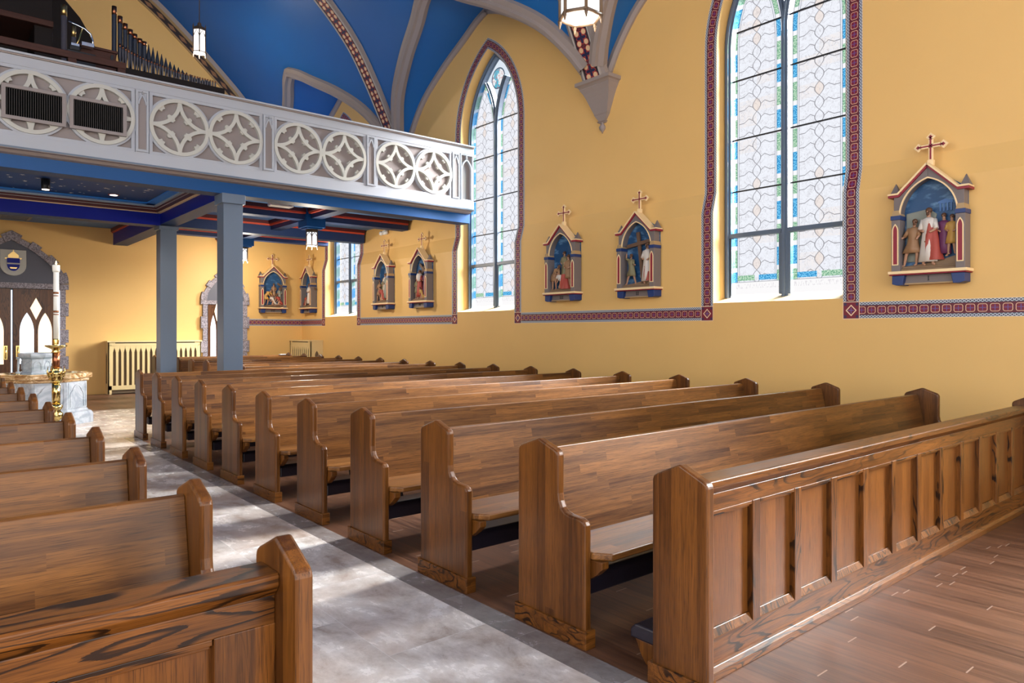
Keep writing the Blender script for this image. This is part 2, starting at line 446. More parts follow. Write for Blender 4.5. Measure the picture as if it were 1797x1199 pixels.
# ------------------------------------------------------------------ mesh builder
class MB:
    def __init__(s): s.v, s.f, s.mi, s.uv, s.mats, s.sm = [], [], [], [], [], []
    def mat(s, m):
        if m not in s.mats: s.mats.append(m)
        return s.mats.index(m)
    def face(s, pts, m, uv=None, smooth=False):
        i = len(s.v); s.v += [tuple(p) for p in pts]
        s.f.append(tuple(range(i, i + len(pts)))); s.mi.append(s.mat(m)); s.uv.append(uv); s.sm.append(smooth)
    def grid(s, rows, m, closed=False, smooth=True, flip=False, uv=None, cap=False):
        """rows: list of equal-length point lists"""
        n = len(rows[0]); i0 = len(s.v)
        for r in rows: s.v += [tuple(p) for p in r]
        k = s.mat(m)
        for a in range(len(rows) - 1):
            for b in range(n if closed else n - 1):
                c = (b + 1) % n
                q = [i0 + a * n + b, i0 + a * n + c, i0 + (a + 1) * n + c, i0 + (a + 1) * n + b]
                t = None
                if uv: t = [uv[a][b], uv[a][c], uv[a + 1][c], uv[a + 1][b]]
                if flip: q.reverse(); t = t[::-1] if t else None
                s.f.append(tuple(q)); s.mi.append(k); s.uv.append(t); s.sm.append(smooth)
        if cap:
            for r, fl in ((0, True), (len(rows) - 1, False)):
                q = [i0 + r * n + b for b in range(n)]
                if fl: q.reverse()
                s.f.append(tuple(q)); s.mi.append(k); s.uv.append(None); s.sm.append(False)
    def box(s, x0, x1, y0, y1, z0, z1, m):
        i = len(s.v)
        s.v += [(x, y, z) for x in (x0, x1) for y in (y0, y1) for z in (z0, z1)]
        for q in ((0, 1, 3, 2), (4, 6, 7, 5), (0, 4, 5, 1), (2, 3, 7, 6), (0, 2, 6, 4), (1, 5, 7, 3)):
            s.f.append(tuple(i + a for a in q)); s.mi.append(s.mat(m)); s.uv.append(None); s.sm.append(False)
    def prism(s, poly, a, b, m, mp):
        """extrude the 2-D polygon from depth a to depth b; mp(u, v, d) -> xyz"""
        n = len(poly); i = len(s.v)
        s.v += [mp(u, v, a) for u, v in poly] + [mp(u, v, b) for u, v in poly]
        k = s.mat(m)
        fs = [tuple(range(i, i + n)), tuple(range(i + 2 * n - 1, i + n - 1, -1))]
        fs += [(i + j, i + n + j, i + n + (j + 1) % n, i + (j + 1) % n) for j in range(n)]
        for f in fs: s.f.append(f); s.mi.append(k); s.uv.append(None); s.sm.append(False)
    def ribbon(s, pts, w, a, b, m, mp, closed=False):
        """flat band of width w that follows the 2-D path"""
        L, R = offset2(pts, w / 2, closed)
        rows = [[mp(*l, a), mp(*l, b), mp(*r, b), mp(*r, a)] for l, r in zip(L, R)]
        if closed: rows.append(rows[0])
        s.grid(rows, m, closed=True, smooth=False, cap=not closed)
    def tube(s, pts, r, m, n=8, cap=True):
        pts = [Vector(p) for p in pts]; rows = []
        rr = r if isinstance(r, (list, tuple)) else [r] * len(pts)
        prev = None
        for i, p in enumerate(pts):
            t = (pts[min(i + 1, len(pts) - 1)] - pts[max(i - 1, 0)]).normalized()
            a = prev - t * prev.dot(t) if prev is not None else t.orthogonal()
            if a.length < 1e-5: a = t.orthogonal()
            a.normalize(); b = t.cross(a); prev = a
            rows.append([p + (a * math.cos(2 * PI * k / n) + b * math.sin(2 * PI * k / n)) * rr[i] for k in range(n)])
        s.grid(rows, m, closed=True, cap=cap)
    def lathe(s, prof, m, n=16, c=(0, 0), rot=0.0, smooth=True):
        rows = [[(c[0] + r * math.cos(rot + 2 * PI * k / n), c[1] + r * math.sin(rot + 2 * PI * k / n), z) for k in range(n)] for r, z in prof]
        s.grid(rows, m, closed=True, smooth=smooth, cap=True)
    def ball(s, c, r, m, n=10, sc=(1, 1, 1)):
        rows = []
        for i in range(n + 1):
            t = PI * i / n; q = max(math.sin(t), 0.02)
            rows.append([(c[0] + sc[0] * r * q * math.cos(2 * PI * k / (n + 2)), c[1] + sc[1] * r * q * math.sin(2 * PI * k / (n + 2)),
                          c[2] - sc[2] * r * math.cos(t)) for k in range(n + 2)])
        s.grid(rows, m, closed=True, cap=True)
    def obj(s, name, parent=None, loc=(0, 0, 0), bevel=0.0, seg=2, fix=True):
        me = bpy.data.meshes.new(name); me.from_pydata(s.v, [], s.f); me.update()
        for m in s.mats: me.materials.append(m)
        me.polygons.foreach_set('material_index', s.mi)
        me.polygons.foreach_set('use_smooth', s.sm)
        if any(u is not None for u in s.uv):
            l = me.uv_layers.new(name='UVMap')
            for p, u in zip(me.polygons, s.uv):
                if u:
                    for li, t in zip(p.loop_indices, u): l.data[li].uv = t
        if fix:
            import bmesh
            bm = bmesh.new(); bm.from_mesh(me)
            bmesh.ops.remove_doubles(bm, verts=bm.verts, dist=1e-5)
            bmesh.ops.recalc_face_normals(bm, faces=bm.faces); bm.to_mesh(me); bm.free()
        o = bpy.data.objects.new(name, me); COL.objects.link(o); o.location = loc
        if parent: o.parent = parent
        if bevel:
            b = o.modifiers.new('Bevel', 'BEVEL'); b.width = bevel; b.segments = seg; b.limit_method = 'ANGLE'
            b.angle_limit = 0.6; b.harden_normals = False
        return o

def offset2(pts, h, closed):
    n = len(pts); L, R = [], []
    P = [Vector(p) for p in pts]
    for i in range(n):
        a = P[(i - 1) % n] if (closed or i > 0) else P[i]
        b = P[(i + 1) % n] if (closed or i < n - 1) else P[i]
        d1 = (P[i] - a); d2 = (b - P[i])
        if d1.length < 1e-9: d1 = d2
        if d2.length < 1e-9: d2 = d1
        d1.normalize(); d2.normalize()
        t = d1 + d2
        if t.length < 1e-6: t = d1
        t.normalize(); nrm = Vector((-t.y, t.x))
        c = max(0.5, nrm.dot(Vector((-d1.y, d1.x))))
        L.append(tuple(P[i] + nrm * h / c)); R.append(tuple(P[i] - nrm * h / c))
    return L, R

def XZ(y0): return lambda u, v, d: (u, y0 - d, v)             # faces the altar (-y)
def YZ(x0): return lambda u, v, d: (x0 + d, u, v)             # extrudes along +x
def XY(z0=0): return lambda u, v, d: (u, v, z0 + d)

def arc(cx, cz, r, a0, a1, n=16):
    return [(cx + r * math.cos(math.radians(a0 + (a1 - a0) * i / n)), cz + r * math.sin(math.radians(a0 + (a1 - a0) * i / n))) for i in range(n + 1)]

def lancet(hw, spring, h, n=14):
    """pointed arch from the right springing over the apex to the left springing"""
    c = (hw * hw - h * h) / (2 * hw); r = hw - c
    am = math.atan2(h, -c)
    R = [(c + r * math.cos(am * i / n), spring + r * math.sin(am * i / n)) for i in range(n + 1)]
    return R + [(-x, z) for x, z in R[::-1][1:]]

def tag(o, label=None, cat=None, group=None, kind=None):
    if label: o['label'] = label
    if cat: o['category'] = cat
    if group: o['group'] = group
    if kind: o['kind'] = kind
    return o
def thing(name, label, cat, loc=(0, 0, 0), rz=0.0, group=None):
    o = bpy.data.objects.new(name, None); o.empty_display_size = 0.1; COL.objects.link(o)
    o.location = loc; o.rotation_euler = (0, 0, rz)
    return tag(o, label, cat, group)
def dup(root, loc, label=None, rz=None, group=None):
    r = root.copy(); COL.objects.link(r); r.location = loc
    if rz is not None: r.rotation_euler = (0, 0, rz)
    if label: r['label'] = label
    if group: r['group'] = group
    for ch in list(root.children):
        c = ch.copy(); COL.objects.link(c); c.parent = r
        for g in list(ch.children):
            d = g.copy(); COL.objects.link(d); d.parent = c
    return r
def struct(o): o['kind'] = 'structure'; return o
NUM = ['first', 'second', 'third', 'fourth', 'fifth', 'sixth', 'seventh', 'eighth', 'ninth', 'tenth', 'eleventh', 'twelfth']
TR = [0]
def trimname():
    TR[0] += 1; return 'trim_%d' % TR[0]

# ------------------------------------------------------------------ setting: floor
Y0, Y1 = -10.0, 18.8
XL, XR = 2 * NX - 8.2, 8.2
m = MB()
def fl(x0, x1, y0, y1, mt): m.face([(x0, y0, 0), (x1, y0, 0), (x1, y1, 0), (x0, y1, 0)], mt)
fl(XL - .4, .78, Y0, 10.75, FLOORWOOD); fl(.78, .93, Y0, 10.9, FLOORSTRIP); fl(.93, 2.18, Y0, 10.9, FLOORSTONE)
fl(2.18, 2.33, Y0, 10.9, FLOORSTRIP); fl(2.33, XR + .5, Y0, 11.1, FLOORWOOD)
fl(XL - .4, .78, 10.75, 10.9, FLOORSTRIP); fl(XL - .4, 2.33, 10.9, 14.9, FLOORSTONE)
fl(2.33, 3.9, 11.1, 14.9, FLOORSTONE); fl(3.9, XR + .5, 11.1, 14.9, FLOORWOOD); fl(XL - .4, XR + .5, 14.9, Y1 + .3, FLOORWOOD)
struct(m.obj('floor', fix=False))

# ------------------------------------------------------------------ setting: side walls with pointed window openings
WC = [-7.05, -1.18, 4.69, 10.56, 16.47]
OH, OS, OR_ = 0.87, 5.3, 1.72
OPEN = lancet(OH, OS, 1.495, 16)[::-1]        # left springing -> right springing in y
SILL, STEP0, STEP1, TOP = 1.84, 3.06, 3.34, 8.2
def wx(z): return 0.0 if z <= STEP0 else (0.08 if z >= STEP1 else 0.08 * (z - STEP0) / (STEP1 - STEP0))
def side_wall(name, X, sg, Y0=Y0, WC=WC):
    m = MB(); P = lambda y, z, d=0.0: (X + sg * (wx(z) + d), y, z)
    ed = [Y0]
    for c in WC: ed += [c - OH, c + OH]
    ed.append(Y1)
    m.face([P(Y0, 0), P(Y1, 0), P(Y1, SILL), P(Y0, SILL)], YELLOW)
    for i in range(0, len(ed), 2):
        zs = [SILL, STEP0, STEP1, OS, TOP]
        for a, b in zip(zs, zs[1:]): m.face([P(ed[i], a), P(ed[i + 1], a), P(ed[i + 1], b), P(ed[i], b)], YELLOW)
    dpt = 0.34
    for c in WC:
        con = [(-OH, SILL), (-OH, STEP0), (-OH, STEP1)] + OPEN + [(OH, STEP1), (OH, STEP0), (OH, SILL)]
        for (u, z), (u2, z2) in zip(OPEN, OPEN[1:]):
            m.face([P(c + u, z), P(c + u2, z2), P(c + u2, TOP), P(c + u, TOP)], YELLOW)
        for (u, z), (u2, z2) in zip(con, con[1:]):
            m.face([P(c + u, z), P(c + u2, z2), (X + sg * (.1 + dpt), c + u2, z2), (X + sg * (.1 + dpt), c + u, z)], YELLOW)
        m.face([P(c - OH, SILL), P(c + OH, SILL), (X + sg * (.1 + dpt), c + OH, SILL + .12), (X + sg * (.1 + dpt), c - OH, SILL + .12)], CREAM)
    return struct(m.obj(name, fix=False))
side_wall('wall_right', XR, 1)
side_wall('wall_left', XL, -1, 7.62, WC[3:])
m = MB()
m.face([(XL - .1, Y1, 0), (XR + .1, Y1, 0), (XR + .1, Y1, 11.6), (XL - .1, Y1, 11.6)], YELLOW)
struct(m.obj('wall_back', fix=False))

# ------------------------------------------------------------------ vault
def curve(pts):
    p = np.array(pts, float); t = np.r_[0, np.cumsum(np.hypot(*np.diff(p, axis=0).T))]
    tt = np.linspace(0, t[-1], 160); out = []
    for a in tt:
        i = min(max(np.searchsorted(t, a) - 1, 0), len(p) - 2); h = t[i + 1] - t[i]; s = (a - t[i]) / h
        def tan(j):
            if j == 0: return (p[1] - p[0]) / (t[1] - t[0])
            if j == len(p) - 1: return (p[-1] - p[-2]) / (t[-1] - t[-2])
            return (p[j + 1] - p[j - 1]) / (t[j + 1] - t[j - 1])
        out.append((2*s**3 - 3*s**2 + 1) * p[i] + (s**3 - 2*s**2 + s) * h * tan(i) + (-2*s**3 + 3*s**2) * p[i + 1] + (s**3 - s**2) * h * tan(i + 1))
    return np.array(out)
CA = curve([(6.74, 5.05), (6.54, 5.4), (6.24, 6.05), (5.87, 6.78), (5.44, 7.48), (4.80, 8.17), (3.94, 8.88), (2.87, 9.55), (1.44, 10.25), (0, 10.75)])
CB = curve([(6.74, 5.05), (6.54, 5.45), (5.84, 6.6), (4.95, 7.62), (4.49, 8.08), (4.10, 8.45), (3.71, 8.80), (2.87, 9.50), (1.44, 10.4), (0, 11.0)])
def xi_of(z, Y):               # distance from the centre line where the vault reaches height z
    s = min(1, max(0, (Y - 13.5) / 5.3))
    a = np.interp(z, CA[:, 1], CA[:, 0]); b = np.interp(z, CB[:, 1], CB[:, 0]); return a * (1 - s) + b * s
def z_of(xi, Y):
    s = min(1, max(0, (Y - 13.5) / 5.3))
    a = np.interp(xi, CA[::-1, 0], CA[::-1, 1]); b = np.interp(xi, CB[::-1, 0], CB[::-1, 1]); return a * (1 - s) + b * s
LUN = curve([(0, 7.56), (.34, 7.44), (.68, 7.26), (1.47, 6.86), (2.21, 6.36), (2.66, 5.82), (2.93, 5.32)])
BAYS = [(-9.99, -4.12, -7.05), (-4.12, 1.75, -1.18), (1.75, 7.62, 4.69), (7.62, 13.49, 10.56), (13.49, 18.8, 16.15)]
def lun_z(y, bay):
    h = (bay[2] - bay[0]) if y < bay[2] else (bay[1] - bay[2])
    return float(np.interp(abs(y - bay[2]) / h * 2.93, LUN[:, 0], LUN[:, 1]))
GRO = []
m = MB()
allrows = []
for bay in BAYS:
    ys = [bay[0] + (bay[1] - bay[0]) * i / 48 for i in range(49)]
    ys = sorted(set(ys + [bay[2]]))
    g = [(float(xi_of(lun_z(y, bay), y)), y, lun_z(y, bay)) for y in ys]
    GRO.append(g)
    for sg in (1, -1):
        m.grid([[(NX + sg * (x0 + (6.78 - x0) * k / 6), y, z) for k in range(7)] for x0, y, z in g], BLUE_VAULT, smooth=True)
    rows = []
    for x0, y, z in g:
        r = []
        for k in range(61):
            xi = x0 * (1 - 2 * k / 60); r.append((NX + xi, y, float(z_of(abs(xi), y)) if 0 < k < 60 else z))
        rows.append(r)
    m.grid(rows, BLUE_VAULT, smooth=True)
struct(m.obj('ceiling', fix=False))

def sweep3(m, path, prof, side, mats, uvlen=True):
    """prof: list of (across, proud); side(i) -> (across vector, proud vector)"""
    rows = []; us = []; L = 0
    for i, p in enumerate(path):
        a, b = side(i)
        rows.append([Vector(p) + a * u + b * v for u, v in prof])
        if i: L += (Vector(p) - Vector(path[i - 1])).length
        us.append(L)
    for j in range(len(prof) - 1):
        rr = [[r[j], r[j + 1]] for r in rows]
        m.grid(rr, mats[j], smooth=True, uv=[[(u, 0.0), (u, 1.0)] for u in us])

# patterned transverse ribs, groin ribs and wall ribs
for yc in (-4.12, 1.75, 7.62, 13.49):
    m = MB()
    full = [(NX + x, yc, z) for x, z in CA if z > 5.36] + [(NX - x, yc, z) for x, z in CA[::-1][1:] if z > 5.36]
    def sd(i, full=full):
        a = Vector(full[max(i - 1, 0)]); b = Vector(full[min(i + 1, len(full) - 1)]); t = (b - a).normalized()
        n = Vector((0, 1, 0)).cross(t); n = -n if n.z > 0 else n
        if abs(n.z) < 0.25: n = Vector((-(full[i][0] - NX), 0, -2)).normalized()
        return Vector((0, 1, 0)), n
    prof = [(-.25, -.04), (-.245, .035), (-.185, .055), (-.175, .075), (-.155, .075), (-.15, .062), (.15, .062), (.155, .075), (.175, .075), (.185, .055), (.245, .035), (.25, -.04)]
    sweep3(m, full, prof, sd, [TAUPE] * 3 + [IVORY, TAUPE, RIBPAT, TAUPE, IVORY] + [TAUPE] * 3)
    struct(m.obj(trimname(), fix=False))
m = MB()
for bay, g in zip(BAYS, GRO):
    for sg in (1,):
        path = [(NX + sg * x, y, z) for x, y, z in g if z > 5.38]
        def sd(i, path=path, sg=sg):
            a = Vector(path[max(i - 1, 0)]); b = Vector(path[min(i + 1, len(path) - 1)]); t = (b - a).normalized()
            n = Vector((-sg * .75, 0, -.66)); n = (n - t * n.dot(t)).normalized()
            return n.cross(t).normalized(), n
        sweep3(m, path, [(-.13, -.06), (-.13, .06), (-.05, .09), (-.03, .15), (.03, .15), (.05, .09), (.13, .06), (.13, -.06)], sd, [TAUPE] * 7)
        wp = [(NX + sg * 6.76, y, lun_z(y, bay)) for x, y, z in g]
        def sw(i, wp=wp, sg=sg):
            a = Vector(wp[max(i - 1, 0)]); b = Vector(wp[min(i + 1, len(wp) - 1)]); t = (b - a).normalized()
            return Vector((-sg, 0, 0)), t.cross(Vector((sg, 0, 0))).normalized() * (1 if t.cross(Vector((sg, 0, 0))).z < 0 else -1)
        sweep3(m, wp, [(-.02, .10), (.08, .10), (.12, .06), (.12, -.02)], sw, [TAUPE] * 3)
struct(m.obj(trimname(), fix=False))
# arch band on the back wall
m = MB()
bp = [(NX + x, Y1 - .01, z) for x, z in CB[6:]] + [(NX - x, Y1 - .01, z) for x, z in CB[6:][::-1][1:]]
def sb(i):
    a = Vector(bp[max(i - 1, 0)]); b = Vector(bp[min(i + 1, len(bp) - 1)]); t = (b - a).normalized()
    n = Vector((0, 1, 0)).cross(t); n = -n if n.z > 0 else n
    return n, Vector((0, -1, 0))
sweep3(m, bp, [(0, .02), (0, .16), (.10, .14), (.13, .06), (.27, .06), (.29, .03), (.29, 0)], sb, [TAUPE, TAUPE, LEDGE_TAN, CHAIN, LEDGE_TAN, LEDGE_TAN])
struct(m.obj(trimname(), fix=False))

# corbels that carry the ribs
def corbel(y, label):
    t = thing('wall_corbel', label, 'corbel', (8.3, y, 0), 0, 'wall corbels under the vault ribs')
    def blk(pr):
        m = MB(); rows = []
        for w, d, z in pr: z = 5.38 - (5.38 - z) * .68; rows.append([(0.02, -w, z), (-d, -w, z), (-d, w, z), (0.02, w, z)])
        m.grid(rows, TAUPE, closed=True, smooth=False, cap=True); return m
    blk([(.31, .24, 5.24), (.33, .27, 5.28), (.36, .30, 5.30), (.36, .30, 5.38)]).obj('cap', t)
    blk([(.24, .17, 5.02), (.27, .20, 5.12), (.31, .24, 5.22), (.31, .24, 5.24)]).obj('moulding', t)
    blk([(.13, .085, 4.62), (.24, .17, 5.02)]).obj('taper', t)
    blk([(.06, .045, 4.42), (.09, .075, 4.46), (.07, .06, 4.48), (.13, .085, 4.61), (.14, .095, 4.625)]).obj('neck', t)
    m = MB(); m.lathe([(a, 4.735 - (4.43 - b) * .9) for a, b in [(.004, 4.24), (.012, 4.27), (.045, 4.31), (.055, 4.35), (.035, 4.39), (.02, 4.41), (.03, 4.43)]], TAUPE, 12, (-.045, 0)); m.obj('finial', t)
corbel(7.62, 'taupe stepped wall corbel with ball finial between the two tall windows')
corbel(13.49, 'taupe stepped wall corbel hidden low behind the balcony parapet')
corbel(1.75, 'taupe stepped wall corbel right of the frame')

# ------------------------------------------------------------------ windows
def window():
    """local frame: x outwards through the wall, y along it, origin on the floor under the middle"""
    MP = lambda u, v, d: (-d, u, v)
    m = MB()
    outer = [(-OH + .045, 1.9)] + [(u * (1 - .045 / OH), z - (.045 if z > OS else 0)) for u, z in OPEN] + [(OH - .045, 1.9)]
    m.ribbon(outer, .10, -.05, .06, GREYBLUE, MP)
    m.ribbon([(u * .985, z - .01) for u, z in outer], .03, .06, .10, GREYBLUE, MP)
    root = m.obj('window_0')
    m = MB()
    ym = arc(-1.72, OS, 1.72, 0, 34, 12); yn = [(-u, v) for u, v in ym]
    m.ribbon([(0, 1.9), (0, OS)], .085, -.05, .06, GREYBLUE, MP); m.ribbon([(0, 1.9), (0, OS)], .03, .06, .10, GREYBLUE, MP)
    for a in (ym, yn): m.ribbon(a, .075, -.05, .06, GREYBLUE, MP); m.ribbon(a, .028, .06, .10, GREYBLUE, MP)
    m.obj('tracery', root)
    m = MB()
    for s in (-1, 1):
        for z in (3.35, 4.05, 4.85, 5.5): m.box(-.012, .012, min(s * .05, s * (.80 if z < 5.4 else .72)), max(s * .05, s * (.80 if z < 5.4 else .72)), z - .008, z + .008, CAST)
    m.obj('saddle_bar', root)
    for s in (-1, 1):
        m = MB(); c = s * LHALF
        m.box(-.07, .02, c - .38, c + .38, 2.72, 2.78, GREYBLUE); m.box(-.06, .02, c - .385, c - .345, 1.94, 2.74, GREYBLUE)
        m.box(-.06, .02, c + .345, c + .385, 1.94, 2.74, GREYBLUE)
        m.obj('hopper_frame', root, bevel=.006)
    m = MB()
    pts = [(-OH, 1.9)] + OPEN + [(OH, 1.9)]
    top = [(u, z) for u, z in OPEN]
    prev = None
    for (u, z), (u2, z2) in zip(OPEN, OPEN[1:]):
        zs = np.linspace(1.9, 0, 2)
        m.face([(0, u, 1.9), (0, u2, 1.9), (0, u2, z2), (0, u, z)], GLASS, [(u, 1.9), (u2, 1.9), (u2, z2), (u, z)])
    m.obj('glass', root, fix=False)
    return root
w0 = window()
n = 0
for i, c in enumerate([4.69, 10.56, 16.47, -1.18, -7.05]):
    for sg in (1, -1):
        if sg < 0 and c < 7: continue
        if sg > 0:
            o = w0 if i == 0 else dup(w0, (0, 0, 0)); nm = 'window_%d' % (i + 1)
            o.location = (XR + .33, c, 0)
        else:
            o = dup(w0, (XL - .33, c, 0)); o.rotation_euler = (0, 0, PI); nm = 'window_%d' % (i + 6)
        o.name = nm; struct(o)

# stencilled borders round the windows and along the wall
BO = lancet(OH + .19, OS, math.sqrt(1.91 ** 2 - .85 ** 2), 16)[::-1]
def wallpt(u, z, d=.004): return (XR + wx(z) - d, u, z)
for c in (4.69, 10.56, 16.47):
    m = MB()
    inn = [(-OH, 1.80), (-OH, 2.5), (-OH, STEP0), (-OH, STEP1), (-OH, 4.2)] + OPEN + [(OH, 4.2), (OH, STEP1), (OH, STEP0), (OH, 2.5), (OH, 1.80)]
    out = [(-OH - .19, 1.80), (-OH - .19, 2.5), (-OH - .19, STEP0), (-OH - .19, STEP1), (-OH - .19, 4.2)] + BO + [(OH + .19, 4.2), (OH + .19, STEP1), (OH + .19, STEP0), (OH + .19, 2.5), (OH + .19, 1.80)]
    L = 0; us = [0]
    mid = [((a + e) / 2, (b + f) / 2) for (a, b), (e, f) in zip(inn, out)]
    for p, q in zip(mid, mid[1:]): L += math.hypot(q[0] - p[0], q[1] - p[1]); us.append(L)
    m.grid([[wallpt(c + a, b), wallpt(c + e, f)] for (a, b), (e, f) in zip(inn, out)], BORDER, smooth=False, uv=[[(u, 0), (u, 1)] for u in us])
    for s in (-1, 1):
        y0, y1 = sorted((c + s * OH, c + s * (OH + .19)))
        m.face([wallpt(y0, 1.60), wallpt(y1, 1.60), wallpt(y1, 1.80), wallpt(y0, 1.80)], BLOCK, [(0, 0), (1, 0), (1, 1), (0, 1)])
    struct(m.obj(trimname(), fix=False))
e = OH + .19
for a, b in ((-.31 + .19, 4.69 - e), (4.69 + e, 10.56 - e), (10.56 + e, 16.47 - e), (16.47 + e, Y1)):
    m = MB(); m.face([wallpt(a, 1.605), wallpt(b, 1.605), wallpt(b, 1.795), wallpt(a, 1.795)], BORDER, [(0, 0), (b - a, 0), (b - a, 1), (0, 1)])
    struct(m.obj(trimname(), fix=False))
m = MB(); m.face([(6.72, Y1 - .004, 1.605), (8.2, Y1 - .004, 1.605), (8.2, Y1 - .004, 1.795), (6.72, Y1 - .004, 1.795)], BORDER, [(0, 0), (1.48, 0), (1.48, 1), (0, 1)])
struct(m.obj(trimname(), fix=False))

# ------------------------------------------------------------------ pews
PPROF = [(.155, 0), (.155, .855), (.152, .874), (.138, .887), (0, .937), (-.118, .894), (-.136, .884), (-.142, .866), (-.142, .685), (-.148, .650), (-.163, .622),
         (-.186, .605), (-.216, .597), (-.285, .592), (-.308, .584), (-.32, .565), (-.32, 0)]
def kneeler(t, L, y0, y1, z0, z1, legs=True, boards=False):
    m = MB(); r = .025
    sec = [(y0, z0), (y1, z0), (y1, z1 - r), (y1 - r, z1), (y0 + r, z1), (y0, z1 - r)]
    m.prism(sec, .09, L - .09, VINYL, YZ(0)); m.obj('kneeler_pad', t, bevel=.008)
    if legs:
        for x in (.80, L / 2 + .1, L - .60):
            m = MB(); ym = (y0 + y1) / 2
            m.tube([(x, ym, z0 + .01), (x, ym - .01, z0 * .6), (x, ym - .035, .035)], [.016, .011, .014], CAST, 8)
            m.ball((x, ym - .035, .022), .026, CAST, 6, (1.2, 1.2, .8)); m.obj('kneeler_leg', t)
def pew(L, label, group):
    t = thing('church_pew', label, 'pew', group=group)
    for x in (0, L - .045):
        m = MB(); m.prism(PPROF, x, x + .045, W_END, YZ(0)); p = m.obj('end_panel', t, bevel=.013, seg=3)
        m = MB(); m.box(x - .010, x + .055, -.335, .168, 0, .085, W_RAIL); m.obj('plinth', p, bevel=.003)
    m = MB(); m.prism([(.034, .872), (.060, .876), (-.038, .41), (-.066, .41)], .045, L - .045, W_BACK, YZ(0)); m.obj('backrest', t, bevel=.004)
    m = MB(); m.prism([(.045, -.05), (.045, -.325), (.10, -.40), (L - .10, -.40), (L - .045, -.325), (L - .045, -.05)], .402, .437, W_SEAT, XY()); m.obj('seat', t, bevel=.008, seg=3)
    for x in (.045, L / 2 - .02, L - .09):
        m = MB(); m.prism([(-.06, .402), (-.385, .402), (-.385, .372), (-.345, .335), (-.29, .30), (-.06, .30)], x, x + .045, W_END, YZ(0)); m.obj('seat_bracket', t, bevel=.003)
    kneeler(t, L, -.21, -.03, .185, .29)
    return t
GR, GL, GB = 'pews in the right-hand block', 'pews in the left-hand block', 'short pews behind the post'
LP = 7.185 - 2.35
SP = .914; PY = 1.683
ends = ['', ]
proto = pew(LP, 'full-length oak pew in the right block, directly behind its panelled front screen', GR)
proto.location = (2.35, PY + SP, 0)
for k in range(2, 11):
    lab = 'full-length oak pew in the right block, %s row behind the panelled front screen' % NUM[k - 1]
    if k == 10: lab = 'rearmost full-length oak pew of the right block, in front of the near grey-blue post'
    dup(proto, (2.35, PY + SP * k, 0), lab)
# the short rows under the balcony
LS = 7.185 - 4.06
sh = pew(LS, 'short oak pew under the balcony, first row behind the near grey-blue post', GB)
sh.location = (4.06, PY + SP * 11, 0)
for k in range(12, 18):
    lab = 'short oak pew under the balcony, %s row behind the near grey-blue post' % NUM[k - 11]
    if k == 17: lab = 'rearmost short oak pew under the balcony, carrying the white booklet'
    dup(sh, (4.06, PY + SP * k, 0), lab)
# left block, shifted so that the aisle-side end stands at x = .78
for k in range(1, 10):
    lab = 'oak pew in the left block, %s' % ('directly behind the panelled screen at lower left' if k == 1 else '%s row behind the panelled screen at lower left' % NUM[k - 1])
    if k == 9: lab = 'rearmost oak pew of the left block, nearest the marble font'
    dup(proto, (.785 - LP, 1.76 + .907 * k, 0), lab, group=GL)

def screen(label, side):
    """panelled front screen; side = which end stands on the aisle"""
    t = thing('pew_front_screen', label, 'pew screen', group='panelled screens in front of the pews'); L = LP
    prof = [(.135, 0), (.135, .845), (.130, .862), (.115, .872), (0, .925), (-.115, .872), (-.130, .862), (-.135, .845), (-.135, 0)]
    for x in (0, L - .048):
        m = MB(); m.prism(prof, x, x + .048, W_END, YZ(0)); p = m.obj('end_panel', t, bevel=.009, seg=3)
        m = MB(); m.box(x - .012, x + .048 + .012, -.135 if 1 else 0, .15, 0, .085, W_RAIL); m.obj('plinth', p, bevel=.003)
    a, b = .048, L - .048
    m = MB(); m.prism([(-.028, .838), (-.035, .832), (-.035, .805), (-.022, .788), (-.008, .774), (.075, .774), (.088, .79), (.088, .838)], a, b, W_RAIL, YZ(0)); m.obj('cap_rail', t, bevel=.003)
    m = MB(); m.box(a, b, -.006, .07, .699, .774, W_RAIL); m.obj('frieze_rail', t, bevel=.003)
    m = MB(); m.box(a, b, .018, .05, .10, .71, W_PANEL); m.obj('panel_field', t)
    m = MB(); m.box(a, b, -.010, .06, .045, .165, W_RAIL); m.obj('bottom_rail', t, bevel=.003)
    m = MB(); m.prism([(-.010, .058), (-.022, .054), (-.034, .035), (-.034, 0), (.06, 0), (.06, .058)], a, b, W_RAIL, YZ(0)); m.obj('base_moulding', t, bevel=.003)
    xs = [(a, a + .155)] + [(.56 + .371 * k - .031, .56 + .371 * k + .031) for k in range(11)] + [(b - .155, b)]
    for p, q in xs:
        m = MB(); m.box(p, q, -.010, .04, .161, .703, W_STILE); m.obj('stile', t, bevel=.003)
    for (p0, p1), (q0, q1) in zip(xs, xs[1:]):
        m = MB(); m.box(p1 + .003, q0 - .003, -.008, .03, .686, .701, W_RAIL); m.box(p1 + .006, q0 - .006, .004, .03, .674, .687, W_RAIL); m.obj('panel_moulding', t, bevel=.002)
        m = MB(); m.prism([(-.009, .163), (.008, .197), (.03, .197), (.03, .163)], p1 + .003, q0 - .003, W_STILE, YZ(0)); m.obj('panel_sill', t, bevel=.002)
    kneeler(t, L, .17, .33, .10, .165, False)
    m = MB()
    for x in (.10, L - .135):
        m = MB(); m.prism([(.10, .095), (.31, .098), (.28, .04), (.25, .0), (.13, .0)], x, x + .035, W_END, YZ(0)); m.obj('kneeler_board', t, bevel=.003)
    return t
s = screen('long panelled oak screen with upright panels standing on the wood floor at lower right', 'left'); s.location = (2.35, 1.755, 0)
s = screen('panelled oak screen at lower left, beside the aisle and nearest the viewer', 'right'); s.location = (.766 - LP, 1.82, 0)

